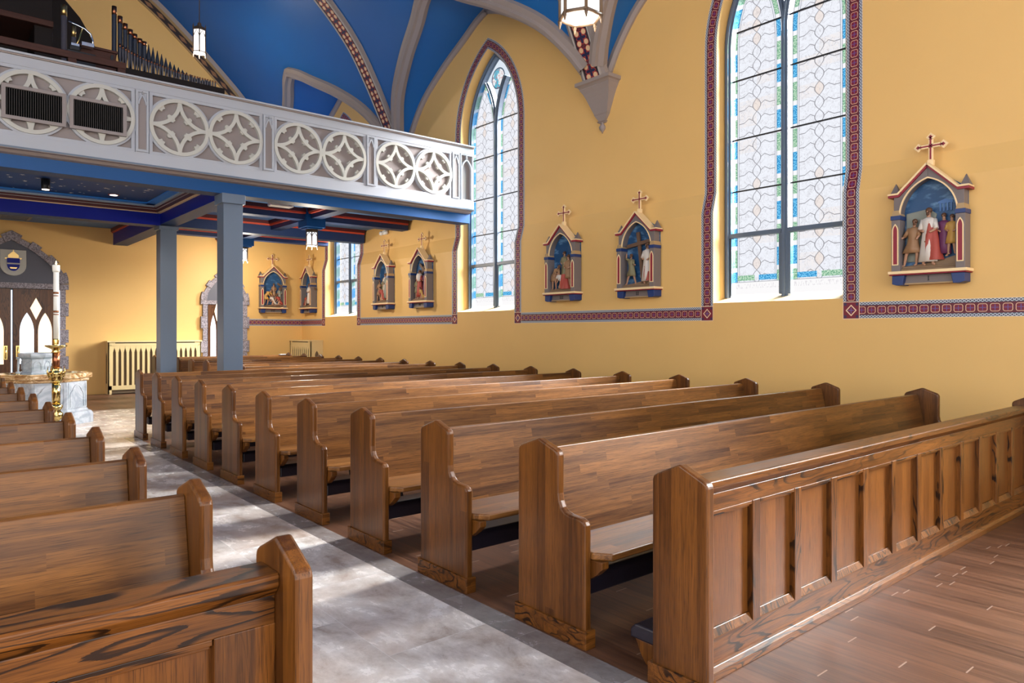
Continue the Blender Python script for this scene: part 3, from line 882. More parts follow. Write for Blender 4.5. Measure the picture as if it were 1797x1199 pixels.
m = MB(); m.box(-.075, .075, -.05, .05, 0, .012, WHITE); m.box(-.073, .073, -.048, .05, .012, .020, R_WHITE)
o = m.obj('booklet', loc=(7.02, PY + SP * 17 + .05, .878)); tag(o, 'small white booklet lying on the top edge of the rearmost pew', 'booklet')

# ------------------------------------------------------------------ balcony: floor, beams, coffers
BZ = 3.87
m = MB(); m.box(XL, XR + .05, 11.0, Y1, BZ, BZ + .08, SKYBLUE); struct(m.obj('ceiling_balcony'))
def beam(x0, x1, y0, y1, z0, z1, mt, bot=None):
    m = MB(); m.box(x0, x1, y0, y1, z0, z1, mt)
    if bot: m.mi[m.f.index(m.f[4])] = m.mi[4]
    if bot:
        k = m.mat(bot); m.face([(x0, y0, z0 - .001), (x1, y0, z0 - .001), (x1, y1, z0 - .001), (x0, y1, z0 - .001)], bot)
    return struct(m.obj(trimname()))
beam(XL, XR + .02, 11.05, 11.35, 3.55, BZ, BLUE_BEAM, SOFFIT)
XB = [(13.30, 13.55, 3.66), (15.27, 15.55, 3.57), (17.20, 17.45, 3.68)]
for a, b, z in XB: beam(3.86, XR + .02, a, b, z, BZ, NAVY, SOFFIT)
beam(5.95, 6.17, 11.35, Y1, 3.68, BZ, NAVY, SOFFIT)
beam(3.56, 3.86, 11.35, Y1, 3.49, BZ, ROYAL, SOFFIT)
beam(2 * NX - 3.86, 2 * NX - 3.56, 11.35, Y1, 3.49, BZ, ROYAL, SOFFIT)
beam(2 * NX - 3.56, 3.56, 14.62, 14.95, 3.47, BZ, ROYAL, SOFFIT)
def coffer(x0, x1, y0, y1, layers, sides='fblr'):
    m = MB()
    for d, z0, z1, mt in layers:
        if 'f' in sides: m.box(x0, x1, y0, y0 + d, z0, z1, mt)
        if 'b' in sides: m.box(x0, x1, y1 - d, y1, z0, z1, mt)
        if 'l' in sides: m.box(x0, x0 + d, y0, y1, z0, z1, mt)
        if 'r' in sides: m.box(x1 - d, x1, y0, y1, z0, z1, mt)
    struct(m.obj(trimname(), fix=False))
for xa, xb in ((3.861, 5.949), (6.171, 8.2)):
    for ya, yb in ((11.351, 13.299), (13.551, 15.269), (15.551, 17.199), (17.451, 18.799)):
        coffer(xa, xb, ya, yb, [(.07, 3.80, 3.869, RED_DK), (.045, 3.765, 3.80, RED_LT)], 'fl' + ('b' if yb < 18 else '') + ('r' if xb < 7 else ''))
coffer(2 * NX - 3.559, 3.559, 11.351, 14.619, [(.30, 3.815, 3.869, AZURE), (.14, 3.785, 3.815, GREYLINE), (.10, 3.755, 3.785, RED_DK), (.092, 3.748, 3.755, IVORY), (.085, 3.70, 3.748, RED_DK), (.06, 3.690, 3.70, GILTPAINT)])
coffer(2 * NX - 3.559, 3.559, 14.951, 18.799, [(.05, 3.79, 3.869, RED_DK), (.035, 3.765, 3.79, RED_LT)], 'r')
m = MB(); m.box(2 * NX - 3.2, 3.26, 11.65, 14.32, 3.835, 3.868, STARBLUE); star_panel = struct(m.obj(trimname()))
rs = random.Random(5); m = MB()
for i in range(110):
    x = rs.uniform(-.3, 3.1); y = rs.uniform(11.8, 14.25); r = rs.choice([.022, .03, .042]); a0 = rs.uniform(0, 1)
    p = [(x + (r if k % 2 == 0 else r * .42) * math.cos(a0 + k * PI / 5), y + (r if k % 2 == 0 else r * .42) * math.sin(a0 + k * PI / 5), 3.832) for k in range(10)]
    m.face(p, WHITE)
st = m.obj('painted_stars', star_panel, fix=False)
# lantern blocks where the beams cross
for y in (13.42, 17.32):
    m = MB(); m.box(5.86, 6.26, y - .20, y + .20, 3.52, BZ, BLUE_BEAM); m.box(5.90, 6.22, y - .16, y + .16, 3.49, 3.52, BLUE_BEAM); struct(m.obj(trimname(), bevel=.006))

# posts
def post(y, label):
    t = thing('support_post', label, 'post', (3.705, y + .15, 0), group='square posts under the balcony')
    m = MB(); m.box(-.145, .145, -.15, .15, 0, 3.47, GREYBLUE); m.obj('shaft', t, bevel=.004)
    m = MB(); m.box(-.175, .175, -.18, .18, 3.40, 3.548 if y < 12 else 3.468, GREYBLUE); m.obj('capital', t, bevel=.006)
    m = MB(); m.box(-.165, .165, -.17, .17, 0, .16, GREYBLUE); m.obj('base', t, bevel=.006)
post(11.0, 'near square grey-blue post carrying the front of the balcony')
post(14.6, 'far square grey-blue post standing behind, near the long radiator cover')
# vents, fittings
for i, x in enumerate((1.02, 1.60)):
    t = thing('ceiling_vent', 'flat blue ceiling vent above the main door, %s' % ('left one of the pair' if i == 0 else 'right one of the pair'), 'vent', (x, 18.15, BZ - .001), group='ceiling vents over the main door')
    m = MB(); m.ribbon([(-.26, -.3), (.26, -.3), (.26, .3), (-.26, .3)], .05, -.02, 0, GREYBLUE, XY(), True); m.obj('frame', t)
    m = MB()
    for k in range(11): m.box(-.235, .235, -.27 + .05 * k, -.245 + .05 * k, -.012, 0, GREYBLUE)
    m.obj('louvre', t)
t = thing('ceiling_projector', 'white rectangular fixture hanging under the balcony ceiling behind the front beam', 'fixture', (4.93, 12.2, 3.87))
m = MB(); m.box(-.20, .20, -.10, .10, -.215, -.10, WHITE); m.obj('housing', t, bevel=.012)
m = MB(); m.box(-.05, .05, -.04, .04, -.105, 0, WHITE); m.obj('bracket', t)
t = thing('spotlight', 'black cylinder spotlight hanging from the starry ceiling panel', 'spotlight', (1.55, 13.1, 3.835))
m = MB(); m.lathe([(.055, -.17), (.06, -.165), (.06, -.01), (.03, 0)], BLACKM, 16); m.obj('can', t)
m = MB(); m.lathe([(.05, -.176), (.05, -.171)], DOWNLIGHT, 16); m.obj('lens', t)
t = thing('recessed_downlight', 'small lit recessed downlight at the right of the starry ceiling panel', 'downlight', (2.64, 13.9, 3.834))
m = MB(); m.lathe([(.065, -.006), (.09, -.004), (.09, 0)], R_RED, 18); m.obj('ring', t)
m = MB(); m.lathe([(.06, -.010), (.06, -.003)], DOWNLIGHT, 16); m.obj('lens', t)
t = thing('emergency_light', 'small white emergency light high on the right wall under the balcony', 'emergency light', (8.3, 14.35, 3.73))
m = MB(); m.box(-.07, 0, -.10, .10, -.05, .05, WHITE); m.obj('housing', t, bevel=.012)
for s in (-1, 1):
    m = MB(); m.ball((-.085, s * .11, -.015), .05, WHITE, 8); m.obj('lamp_head', t)

# ------------------------------------------------------------------ balcony parapet
PB = thing('balcony_parapet', 'long pale grey balcony parapet with cream tracery roundels', 'balcony')
PF = XZ(10.945)
m = MB(); m.box(XL, 8.2, 10.945, 11.03, 3.80, 4.96, TAUPE2); m.obj('backing_panel', PB)
m = MB(); m.box(XL, 8.2, 10.895, 10.95, 4.825, 4.95, OFFWHITE); m.obj('top_rail', PB, bevel=.003)
m = MB(); m.box(XL, 8.2, 10.855, 11.08, 4.968, 4.996, OFFWHITE); m.box(XL, 8.2, 10.872, 11.06, 4.95, 4.968, TAUPE); m.obj('handrail', PB, bevel=.004)
m = MB(); m.box(XL, 8.2, 10.895, 10.95, 3.79, 3.95, OFFWHITE); m.obj('bottom_rail', PB, bevel=.003)
m = MB(); m.prism([(10.875, 3.79), (10.875, 3.765), (10.95, 3.765), (10.99, 3.735), (11.05, 3.72), (11.05, 3.79)], XL, 8.2, TAUPE, YZ(0)); m.obj('cornice', PB)
m = MB(); m.box(XL, 8.2, 10.868, 10.90, 3.772, 3.795, GREYBLUE); m.obj('edge_bead', PB)
CZ, CR = 4.388, .378
for k in range(-4, 3):
    x0 = 2.51 + 1.785 * k; x1 = x0 + 1.61
    m = MB(); m.ribbon([(x0 + .025, 3.97), (x1 - .025, 3.97), (x1 - .025, 4.805), (x0 + .025, 4.805)], .045, 0, .045, OFFWHITE, PF, True); m.obj('panel_frame', PB, bevel=.003)
    for ci, c in enumerate((x0 + .405, x1 - .405)):
        m = MB(); e = .0007 * ci
        m.ribbon([(c + .413 * math.cos(a), CZ + .413 * math.sin(a)) for a in np.linspace(0, 2 * PI, 49)[:-1]], .040, 0, .036 + e, OFFWHITE, PF, True)
        m.ribbon([(c + CR * math.cos(a), CZ + CR * math.sin(a)) for a in np.linspace(0, 2 * PI, 49)[:-1]], .050, 0, .060 + e, IVORY, PF, True)
        R = CR
        for q in range(4):
            th = q * PI / 2
            def rt(u, v, th=th): return (c + u * math.cos(th) - v * math.sin(th), CZ + u * math.sin(th) + v * math.cos(th))
            ar = [rt(R + R * math.cos(a), R + R * math.sin(a)) for a in np.linspace(PI + .03, 1.5 * PI - .03, 17)]
            m.ribbon(ar, .050, 0, .052 + .0015 * q, IVORY, PF)
            g = R * (1 - .7071)
            def dt(n, t): return rt(g + (n - t) * .7071, g + (n + t) * .7071)
            m.prism([dt(.015, -.058), dt(.036, -.030), dt(.058, -.022), dt(.066, 0), dt(.058, .022), dt(.036, .030), dt(.015, .058)], 0, .046 + .0006 * q, IVORY, PF)
            m.prism([dt(-.010, -.058), dt(-.034, -.030), dt(-.052, -.022), dt(-.046, 0), dt(-.052, .022), dt(-.034, .030), dt(-.010, .058)][::-1], 0, .044 + .0006 * q, IVORY, PF)
            k = R * 1.4142 * .5 * 1.4142 - g * 1.4142
            m.prism([dt(k - .005, -.085), dt(k - .035, -.045), dt(k - .075, -.030), dt(k - .062, 0), dt(k - .075, .030), dt(k - .035, .045), dt(k - .005, .085)][::-1], 0, .043 + .0006 * q, IVORY, PF)
        m.obj('tracery_roundel', PB)
    xp = x1
    m = MB(); m.box(xp + .004, xp + .172, 10.90, 10.946, 3.95, 4.825, OFFWHITE)
    m.ribbon([(xp + .022, 3.975), (xp + .154, 3.975), (xp + .154, 4.80), (xp + .022, 4.80)], .026, .045, .065, OFFWHITE, PF, True)
    ap = [(xp + .14, 4.62), (xp + .128, 4.67), (xp + .088, 4.76), (xp + .048, 4.67), (xp + .036, 4.62)]
    m.ribbon(ap, .02, .045, .065, OFFWHITE, PF); m.ribbon([(xp + .088, 4.76), (xp + .088, 4.80)], .016, .045, .065, OFFWHITE, PF)
    m.prism([(xp + .038, 4.0), (xp + .138, 4.0), (xp + .138, 4.62), (xp + .088, 4.74), (xp + .038, 4.62)], .045, .049, TAUPE2, PF)
    m.obj('pier', PB)
m = MB(); ap = [(x + 8.035, z) for x, z in lancet(.115, 4.52, .20, 8)]
m.ribbon([(8.15, 3.96)] + ap + [(7.92, 3.96)], .025, 0, .05, OFFWHITE, PF); m.ribbon([(8.035, 4.72), (8.035, 4.81)], .02, 0, .05, OFFWHITE, PF)
m.ribbon([(7.905, 3.96), (8.18, 3.96), (8.18, 4.815), (7.905, 4.815)], .02, 0, .045, OFFWHITE, PF, True); m.obj('end_arch', PB)
for i, (x0, x1) in enumerate(((.82, 1.51), (1.55, 2.22))):
    t = thing('air_grille', 'dark louvred air grille on the balcony front, %s one of the pair' % ('left' if i == 0 else 'right'), 'grille', ((x0 + x1) / 2, 10.878, 4.34), group='air grilles on the balcony front')
    w = (x1 - x0) / 2
    m = MB(); m.ribbon([(-w + .022, -.19), (w - .022, -.19), (w - .022, .20), (-w + .022, .20)], .045, 0, .03, TAUPE2, XZ(0), True); m.obj('frame', t, bevel=.003)
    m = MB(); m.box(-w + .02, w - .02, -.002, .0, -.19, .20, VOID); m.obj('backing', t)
    for k in range(24):
        x = -w + .06 + (2 * w - .12) * k / 23
        m = MB(); m.box(x - .0022, x + .0022, -.018, -.004, -.17, .18, LOUVRE); m.obj('louvre', t)

# ------------------------------------------------------------------ organ in the loft
ORG = thing('pipe_organ', 'pipe organ on the balcony with descending ranks of dark pipes', 'organ', (2.6, 13.5, 3.965))
def OX(x, y, z): return (x - 2.6, y - 13.5, z - 3.95)
m = MB(); m.box(-.02, 1.68, -.35, .45, 0, 1.88, W_DARK); m.obj('wind_chest', ORG, bevel=.01)
m = MB(); m.box(-.02, 1.62, .02, .42, 1.88, 2.0, W_DARK); m.obj('upper_chest', ORG, bevel=.01)
def pipe(x, y, zb, zt, r, cone=False):
    m = MB()
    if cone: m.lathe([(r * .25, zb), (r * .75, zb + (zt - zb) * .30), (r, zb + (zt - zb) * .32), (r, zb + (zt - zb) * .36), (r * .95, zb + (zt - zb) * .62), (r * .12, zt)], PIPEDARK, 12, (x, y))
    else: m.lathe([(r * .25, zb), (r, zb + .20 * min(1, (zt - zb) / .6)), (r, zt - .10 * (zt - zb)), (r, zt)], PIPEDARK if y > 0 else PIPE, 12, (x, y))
    o = m.obj('organ_pipe', ORG)
    if not cone:
        m = MB(); m.lathe([(r * 1.04, zt - .14 * (zt - zb)), (r * 1.04, zt + .002), (r * .7, zt + .002)], COPPER, 12, (x, y)); m.obj('pipe_cap', o)
bx = [2.61, 2.70, 2.78, 2.86, 2.93, 3.01, 3.08, 3.15, 3.22, 3.29, 3.36, 3.43, 3.50, 3.57, 3.64, 3.71, 3.78, 3.85, 3.92, 3.99, 4.06, 4.12, 4.18]
bt = np.interp(bx, [2.61, 2.69, 2.77, 2.85, 2.99, 3.10, 3.20, 3.29, 3.37, 3.51, 3.66, 3.80, 3.95, 4.31], [6.98, 6.85, 6.74, 6.66, 6.54, 6.49, 6.45, 6.40, 6.35, 6.25, 6.18, 6.12, 6.08, 6.05])
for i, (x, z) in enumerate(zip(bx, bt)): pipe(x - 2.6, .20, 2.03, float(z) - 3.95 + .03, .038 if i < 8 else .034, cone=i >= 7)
fx = np.linspace(2.62, 4.16, 36); ft = np.interp(fx, [2.58, 2.68, 2.79, 2.93, 3.05, 3.5, 4.2], [6.27, 6.22, 6.17, 6.12, 6.09, 6.0, 5.97])
for x, z in zip(fx, ft): pipe(float(x) - 2.6, -.20, 1.86, float(z) - 3.95, .014)
# case at the left with its big pipes
CASE = thing('organ_case', 'dark brown organ case with a deep opening at the upper left', 'organ case', (.6, 14.6, 3.965))
m = MB(); m.box(-2.6, -2.4, -.1, .9, 0, 3.3, W_DARK); m.obj('case_side', CASE, bevel=.01)
m = MB(); m.box(.95, 1.22, -.1, .9, 0, 3.05, W_DARK); m.obj('case_side', CASE, bevel=.01)
m = MB(); m.box(-2.6, 1.22, -.2, .9, 2.72, 2.82, W_RAILRED); m.box(-2.6, 1.22, -.14, .9, 2.82, 3.25, W_DARK); m.obj('cornice', CASE, bevel=.01)
m = MB(); m.box(-2.6, 1.22, .85, .9, 0, 3.2, W_DARK); m.obj('case_back', CASE)
for i in range(14):
    x = -.9 + .14 * i; h = 2.05 + .32 * abs(math.sin(i * 1.3))
    m = MB(); m.lathe([(.01, 1.0), (.03, 1.2), (.03, h)], PIPEDARK, 10, (x, .35)); m.obj('organ_pipe', CASE)
for x, h, r in ((1.33, 3.02, .045), (1.47, 2.70, .035), (1.60, 2.42, .022)):
    m = MB(); m.lathe([(.015, .9), (r, 1.2), (r, h)], PIPE, 14, (x, -.5)); o = m.obj('organ_pipe', CASE)
    m = MB(); m.lathe([(r * 1.03, h - .18), (r * 1.03, h + .005), (r * .6, h + .005)], GOLD, 14, (x, -.5)); m.obj('pipe_cap', o)
# dark pointed recess on the wall behind the case
m = MB(); pts = [(3.30, 4.0), (3.30, 7.4), (3.17, 8.05), (3.05, 8.32), (2.88, 8.62), (2.58, 8.95), (2.1, 9.35), (1.56, 9.7)]
m.prism(pts + [(2 * NX - x, z) for x, z in pts[::-1][1:]], 0, .05, W_DARK, XZ(Y1 - .001)); struct(m.obj(trimname()))
# rail and console
R = thing('loft_rail', 'red-brown wooden rail standing just behind the balcony parapet', 'rail', (0, 12.4, 3.95))
m = MB(); m.box(-2.6, 2.52, -.04, .04, 1.60, 1.70, W_RAILRED); m.obj('top_bar', R, bevel=.005)
for x in (-2.5, -.6, .2, 1.80, 2.46):
    m = MB(); m.box(x - .055, x + .055, -.035, .035, 0, 1.60, W_RAILRED); m.obj('upright', R, bevel=.004)
m = MB(); m.box(-2.6, 2.5, -.03, .03, 1.30, 1.38, W_RAILRED); m.obj('lower_bar', R, bevel=.004)
m = MB(); m.box(-2.6, 2.5, .45, .50, 0, 1.55, W_DARK); m.obj('back_board', R)
CN = thing('organ_console', 'red-brown organ console cabinet in front of the pipes', 'console', (2.2, 13.0, 3.95))
m = MB(); m.box(-.25, .29, -.08, .12, 0, 2.0, W_RAILRED); m.obj('cabinet', CN, bevel=.008)
m = MB(); m.box(-.27, .31, -.10, .12, 2.0, 2.04, W_RAILRED); m.obj('lid', CN, bevel=.005)
m = MB(); m.box(.21, .25, -.095, -.07, 1.80, 1.96, BLACKM); m.obj('switch_plate', CN)
LM = thing('music_lamp', 'curved chrome music lamp on the organ console', 'lamp', (1.95, 12.8, 3.95))
m = MB(); m.tube([(.19, 0, 1.98), (.19, 0, 2.08), (.16, 0, 2.18), (.08, 0, 2.24), (-.02, 0, 2.27), (-.14, 0, 2.30)], .014, CHROME, 8); m.obj('arm', LM)
m = MB(); m.tube([(-.07, .0, 1.86), (.0, 0, 2.05), (.05, 0, 2.24)], .010, BRASS, 8); m.obj('stay', LM)
m = MB(); m.box(-.13, .02, -.05, .05, 1.86, 1.95, BLACKM); m.obj('shade', LM, bevel=.02)
m = MB(); m.box(-.11, .0, -.055, -.045, 1.93, 1.965, CHROME); m.obj('reflector', LM)
m = MB(); m.box(.03, .20, -.06, .06, 1.96, 2.02, CHROME); m.box(-.16, .22, -.04, .04, 0, 1.86, BLACKM); m.obj('stand', LM, bevel=.004)

# ------------------------------------------------------------------ doors in the back wall
DA = curve([(1, 0), (.985, .14), (.93, .27), (.79, .45), (.63, .61), (.34, .82), (0, 1.0)])[::4]
def doorarch(hw, z0, h):
    R_ = [(float(a) * hw, z0 + float(b) * h) for a, b in DA]; R_[-1] = (0.0, z0 + h)
    return R_ + [(-a, b) for a, b in R_[::-1][1:]]
def stones(m, MP, hw, zl, h, w, big):
    """rough quoins up both sides, lintel and voussoirs"""
    n = int(round(zl / .31)); hh = zl / n
    for s in (-1, 1):
        for i in range(n):
            ww = big if i % 2 == n % 2 else w
            a, b = s * hw, s * (hw + ww)
            m.prism([(min(a, b) + .003, i * hh + .003), (max(a, b) - .003, i * hh + .003), (max(a, b) - .003, (i + 1) * hh - .003), (min(a, b) + .003, (i + 1) * hh - .003)], 0, .05 if ww == w else .06, STONE, MP)
    lh = .12 if hw > .6 else .10
    m.prism([(-hw - big, zl), (hw + big, zl), (hw + big, zl + lh), (-hw - big, zl + lh)], 0, .06, STONE, MP)
    z0 = zl + lh
    A = doorarch(hw + .02, z0, h); tot = len(A) - 1
    ns = 13 if hw > .6 else 11
    for i in range(ns):
        i0 = int(round(tot * i / ns)); i1 = int(round(tot * (i + 1) / ns)); seg = A[i0:i1 + 1]
        t = w * (.85 if i % 2 else 1.25)
        if i == ns // 2: t = w * 1.3
        _, o1 = offset2(A, t, False)
        L = [A[j] for j in range(i0, i1 + 1)]; Rr = []
        for j in range(i0, i1 + 1):
            Rr.append(o1[j])
        poly = L + Rr[::-1]
        cx = sum(p[0] for p in poly) / len(poly); cz = sum(p[1] for p in poly) / len(poly)
        poly = [(cx + (u - cx) * .985, cz + (v - cz) * .985) for u, v in poly]
        m.prism(poly, 0, .05 if i % 2 else .065, STONE, MP)
    return z0, A
def door(name, cx, hw, zl, h, w, big, leaves):
    MP = lambda u, v, d: (u, -d, v)
    m = MB(); z0, A = stones(m, MP, hw, zl, h, w, big); root = m.obj(name, loc=(cx, Y1 - .002, 0), bevel=.004)
    struct(root)
    m = MB(); m.prism(A, 0, .02, SLATE, MP); m.obj('tympanum', root)
    m = MB(); m.box(-hw, hw, -.008, 0, 0, zl, BLACKM); m.obj('reveal', root)
    for x0, x1, hs in leaves:
        lw = x1 - x0; c = (x0 + x1) / 2
        m = MB(); m.box(x0 + .006, x1 - .006, -.05, -.008, .01, zl - .012, W_DOOR); lf = m.obj('leaf', root, bevel=.004)
        for s, g in ((-1, DOORGLOW), (1, DOORWARM)):
            p = [(c + s * lw * .20 + u, v) for u, v in lancet(lw * .155, 1.45, .42, 10)]
            m = MB(); m.prism([(c + s * lw * .20 + lw * .155, .75)] + p + [(c + s * lw * .20 - lw * .155, .75)], .045, .052, g, MP); m.obj('pane', lf)
        m = MB(); m.prism([(c, 1.72), (c + lw * .13, 1.97), (c, 2.20), (c - lw * .13, 1.97)], .045, .052, DOORWARM, MP); m.obj('pane', lf)
        hx = x0 + .09 if hs < 0 else x1 - .09
        m = MB(); m.box(hx - .035, hx + .035, -.062, -.05, .85, 1.15, BRASS)
        m.tube([(hx, -.06, .88), (hx, -.11, .92), (hx, -.11, 1.08), (hx, -.06, 1.12)], .012, BRASS, 8); m.obj('handle', lf)
    return root
D1 = door('door_1', 1.60, .86, 2.40, .92, .145, .20, [(-.86, -.02, 1), (.02, .86, -1)])
m = MB()
m.box(-.012, .012, -.03, -.01, .02, 2.36, DOORGLOW); m.box(.862, .885, -.064, -.01, .02, 2.38, DOORGLOW); m.obj('gap_glow', D1)  # glowing strips added where daylight would show past the leaves
door('door_2', 6.12, .44, 2.15, .66, .12, .17, [(-.44, -.0, 1), (.0, .44, -1)])
# crest over the main door
CR_ = thing('coat_of_arms', 'cream shield with gold mitre and blue arms above the main door', 'crest', (1.63, Y1 - .025, 2.97))
MPc = XZ(0)
sh_ = lambda w, t, b: [(-w, t), (w, t), (w, b * .25)] + [(w * math.cos(a), b * .25 + (b * .75) * -math.sin(a) * -1 if 0 else b * .25 + b * .75 * math.sin(a)) for a in np.linspace(0, PI, 13)[1:-1]] + [(-w, b * .25)]
m = MB(); m.prism(sh_(.235, .26, -.30), 0, .03, IVORY, MPc); m.obj('shield', CR_, bevel=.006)
m = MB(); m.prism(sh_(.115, .08, -.20), .03, .042, ROYAL, MPc); f = m.obj('blue_field', CR_)
m = MB(); m.box(-.115, .115, -.046, -.04, -.055, -.025, IVORY); m.obj('wavy_bar', f)
m = MB(); m.prism([(-.07, -.12), (.07, -.12), (.05, -.15), (-.05, -.15)], .042, .047, GOLD, MPc); m.obj('boat', f)
m = MB(); m.prism([(-.09, .09), (.09, .09), (.10, .14), (0, .23), (-.10, .14)], .03, .045, GOLD, MPc); m.box(-.15, .15, -.04, -.03, .06, .085, GOLD); m.box(-.007, .007, -.04, -.03, .22, .26, GOLD); m.obj('mitre', CR_)

# ------------------------------------------------------------------ radiator covers
def radiator(label, L, H, D, loc, rz, ns, slot=True):
    """long side along local x, faces local -y, back against the wall at y = 0"""
    t = thing('radiator_cover', label, 'radiator cover', loc, rz, 'slatted radiator covers')
    m = MB(); m.box(-L / 2 - .02, L / 2 + .02, -D - .02, 0, H - .035, H, CRADLE); m.obj('top', t, bevel=.004)
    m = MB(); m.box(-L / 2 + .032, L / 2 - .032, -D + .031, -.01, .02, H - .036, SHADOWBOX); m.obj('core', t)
    for s in (-1, 1):
        m = MB(); x = s * L / 2; m.box(min(x, x - s * .03), max(x, x - s * .03), -D, 0, .0, H - .035, CRADLE)
        p = m.obj('side', t, bevel=.003)
        m = MB(); m.prism([(-D * .5 + u, v) for u, v in [(.05, .25)] + lancet(.05, H - .4, .12, 6) + [(-.05, .25)]], x, x + s * .003, SHADOWBOX, YZ(0)); m.obj('slot_shade', p)  # flat dark plate, the shade of a slot put into its colour
    w = L - .16; pitch = w / ns; hw = pitch * .27; zs = H - .27
    m = MB(); m.box(-L / 2, L / 2, -D, -D + .03, H - .12, H - .035, CRADLE); m.box(-L / 2, L / 2, -D, -D + .03, .10, .20, CRADLE)
    m.box(-L / 2, -L / 2 + .08, -D, -D + .03, 0, H - .1, CRADLE); m.box(L / 2 - .08, L / 2, -D, -D + .03, 0, H - .1, CRADLE)
    if slot: m.box(-L / 2 + .15, L / 2 - .15, -D - .004, -D, H - .058, H - .037, BLACKM)  # black strip stands in for the shaded slot under the top
    m.obj('frame', t, bevel=.003)
    for i in range(ns + 1):
        x = -w / 2 + pitch * i
        a = x + hw - pitch if i > 0 else x - .001; b = x + pitch - hw if i < ns else x + .001
        c0 = x - pitch / 2; c1 = x + pitch / 2
        pl = [(x + (pitch / 2 - hw if i < ns else .001), .19), (x + (pitch / 2 - hw if i < ns else .001), zs)]
        if i < ns: pl += [(c1 - hw * .55, zs + .055), (c1 - .002, zs + .10)]
        pl += [(min(c1, w / 2), H - .11), (max(c0, -w / 2), H - .11)]
        if i > 0: pl += [(c0 + .002, zs + .10), (c0 + hw * .55, zs + .055)]
        pl += [(x - (pitch / 2 - hw if i > 0 else .001), zs), (x - (pitch / 2 - hw if i > 0 else .001), .19)]
        m = MB(); m.prism(pl, D - .022, D - .004, CRADLE, lambda u, v, d: (u, -d, v)); m.obj('slat', t)
radiator('long cream slatted radiator cover against the back wall beside the main door', 2.05, 1.24, .30, (4.42, Y1 - .004, 0), 0, 17)
radiator('small cream slatted radiator cover in the back right corner', 1.30, 1.23, .35, (8.2, 18.12, 0), -PI / 2, 9)

# ------------------------------------------------------------------ font
FX, FY = 1.58, 13.44
F = thing('baptismal_font', 'octagonal white marble font with honey-veined rim and raised upper bowl', 'font', (FX, FY, 0))
O8 = PI / 8
def oct_(prof, mt, name, parent=F, c=(0, 0)):
    m = MB(); m.lathe([(r / math.cos(O8), z) for r, z in prof], mt, 8, c, O8, smooth=False); return m.obj(name, parent, bevel=.006)
oct_([(.63, 0), (.63, .15), (.605, .185), (.56, .205), (.545, .24)], MARBLE, 'plinth')
body = oct_([(.543, .24), (.543, .665)], MARBLE, 'body')
for k in range(8):
    a = -PI / 2 + k * PI / 4; ca, sa = math.cos(a), math.sin(a)
    MPf = lambda u, v, d, ca=ca, sa=sa: ((.543 + d) * ca - u * sa, (.543 + d) * sa + u * ca, v)
    A = [(.15, .27), (.15, .46), (.135, .50), (.10, .525), (.085, .565), (.045, .60), (0, .61)]
    A = A + [(-u, v) for u, v in A[::-1][1:]]
    m = MB(); m.ribbon(A, .018, -.001, .010, MARBLE, MPf); m.ribbon([(-.19, .255), (.19, .255), (.19, .645), (-.19, .645)], .012, -.001, .006, MARBLE, MPf, True); m.obj('arch_moulding', body)
oct_([(.545, .665), (.575, .68), (.575, .715), (.618, .725), (.618, .795), (.60, .80), (.50, .80), (.50, .77), (.05, .77)], ONYX, 'rim')
oct_([(.495, .785), (.02, .786)], WATER, 'water')
UX, UY = -.10, .12
ub = oct_([(.205, .77), (.215, .80), (.19, .83), (.19, 1.02), (.225, 1.05), (.235, 1.075), (.235, 1.11), (.20, 1.12), (.18, 1.10), (.02, 1.10)], MARBLE, 'upper_bowl', F, (UX, UY))
for k in range(8):
    a = -PI / 2 + k * PI / 4; ca, sa = math.cos(a), math.sin(a)
    MPf = lambda u, v, d, ca=ca, sa=sa: (UX + (.19 + d) * ca - u * sa, UY + (.19 + d) * sa + u * ca, v)
    A = [(.055, .86), (.055, .93), (.045, .955), (.02, .985), (0, .99)]; A = A + [(-u, v) for u, v in A[::-1][1:]]
    m = MB(); m.ribbon(A, .012, -.001, .008, MARBLE, MPf); m.obj('arch_moulding', ub)
m = MB(); m.lathe([(.035, .80), (.035, .825), (.014, .84), (.018, .93), (.012, 1.02), (.03, 1.04), (.03, 1.06)], MARBLE, 12, (UX - .25, UY - .12)); m.obj('colonnette', F)

# ------------------------------------------------------------------ paschal candle and stand
CS = thing('candle_stand', 'tall ornate brass candle stand in front of the font', 'candle stand', (1.36, 10.55, 0))
m = MB(); m.lathe([(.16, 0), (.16, .02), (.13, .05), (.09, .08), (.10, .13), (.07, .17), (.045, .22), (.065, .26), (.05, .30)], BRASS, 20); m.obj('foot', CS)
m = MB(); m.lathe([(.05, .30), (.035, .33), (.075, .38), (.078, .42), (.045, .46), (.07, .49), (.072, .52), (.040, .55)], BRASS, 20); m.obj('lower_knop', CS)
m = MB(); m.lathe([(.046, .55), (.046, .82)], BRASS, 20); m.obj('lower_shaft', CS)
m = MB(); m.lathe([(.046, .82), (.06, .83), (.085, .86), (.06, .89), (.082, .90), (.085, .93), (.082, .955), (.055, .965), (.065, .98), (.042, 1.0)], BRASS, 20)
for k in range(6):
    a = k * PI / 3; m.tube([(.08 * math.cos(a), .08 * math.sin(a), .88), (.095 * math.cos(a), .095 * math.sin(a), .95), (.085 * math.cos(a), .085 * math.sin(a), 1.02)], [.012, .008, .004], BRASS, 6)
m.obj('middle_knop', CS)
m = MB(); m.lathe([(.042, 1.0), (.042, 1.19)], COPPER, 20); m.obj('upper_shaft', CS)
m = MB(); m.lathe([(.042, 1.19), (.055, 1.20), (.035, 1.215), (.05, 1.235), (.09, 1.255), (.125, 1.275), (.12, 1.285), (.07, 1.27), (.03, 1.275), (.03, 1.30), (.036, 1.355), (.034, 1.365), (.005, 1.365)], BRASS, 20)
m.obj('drip_pan', CS)
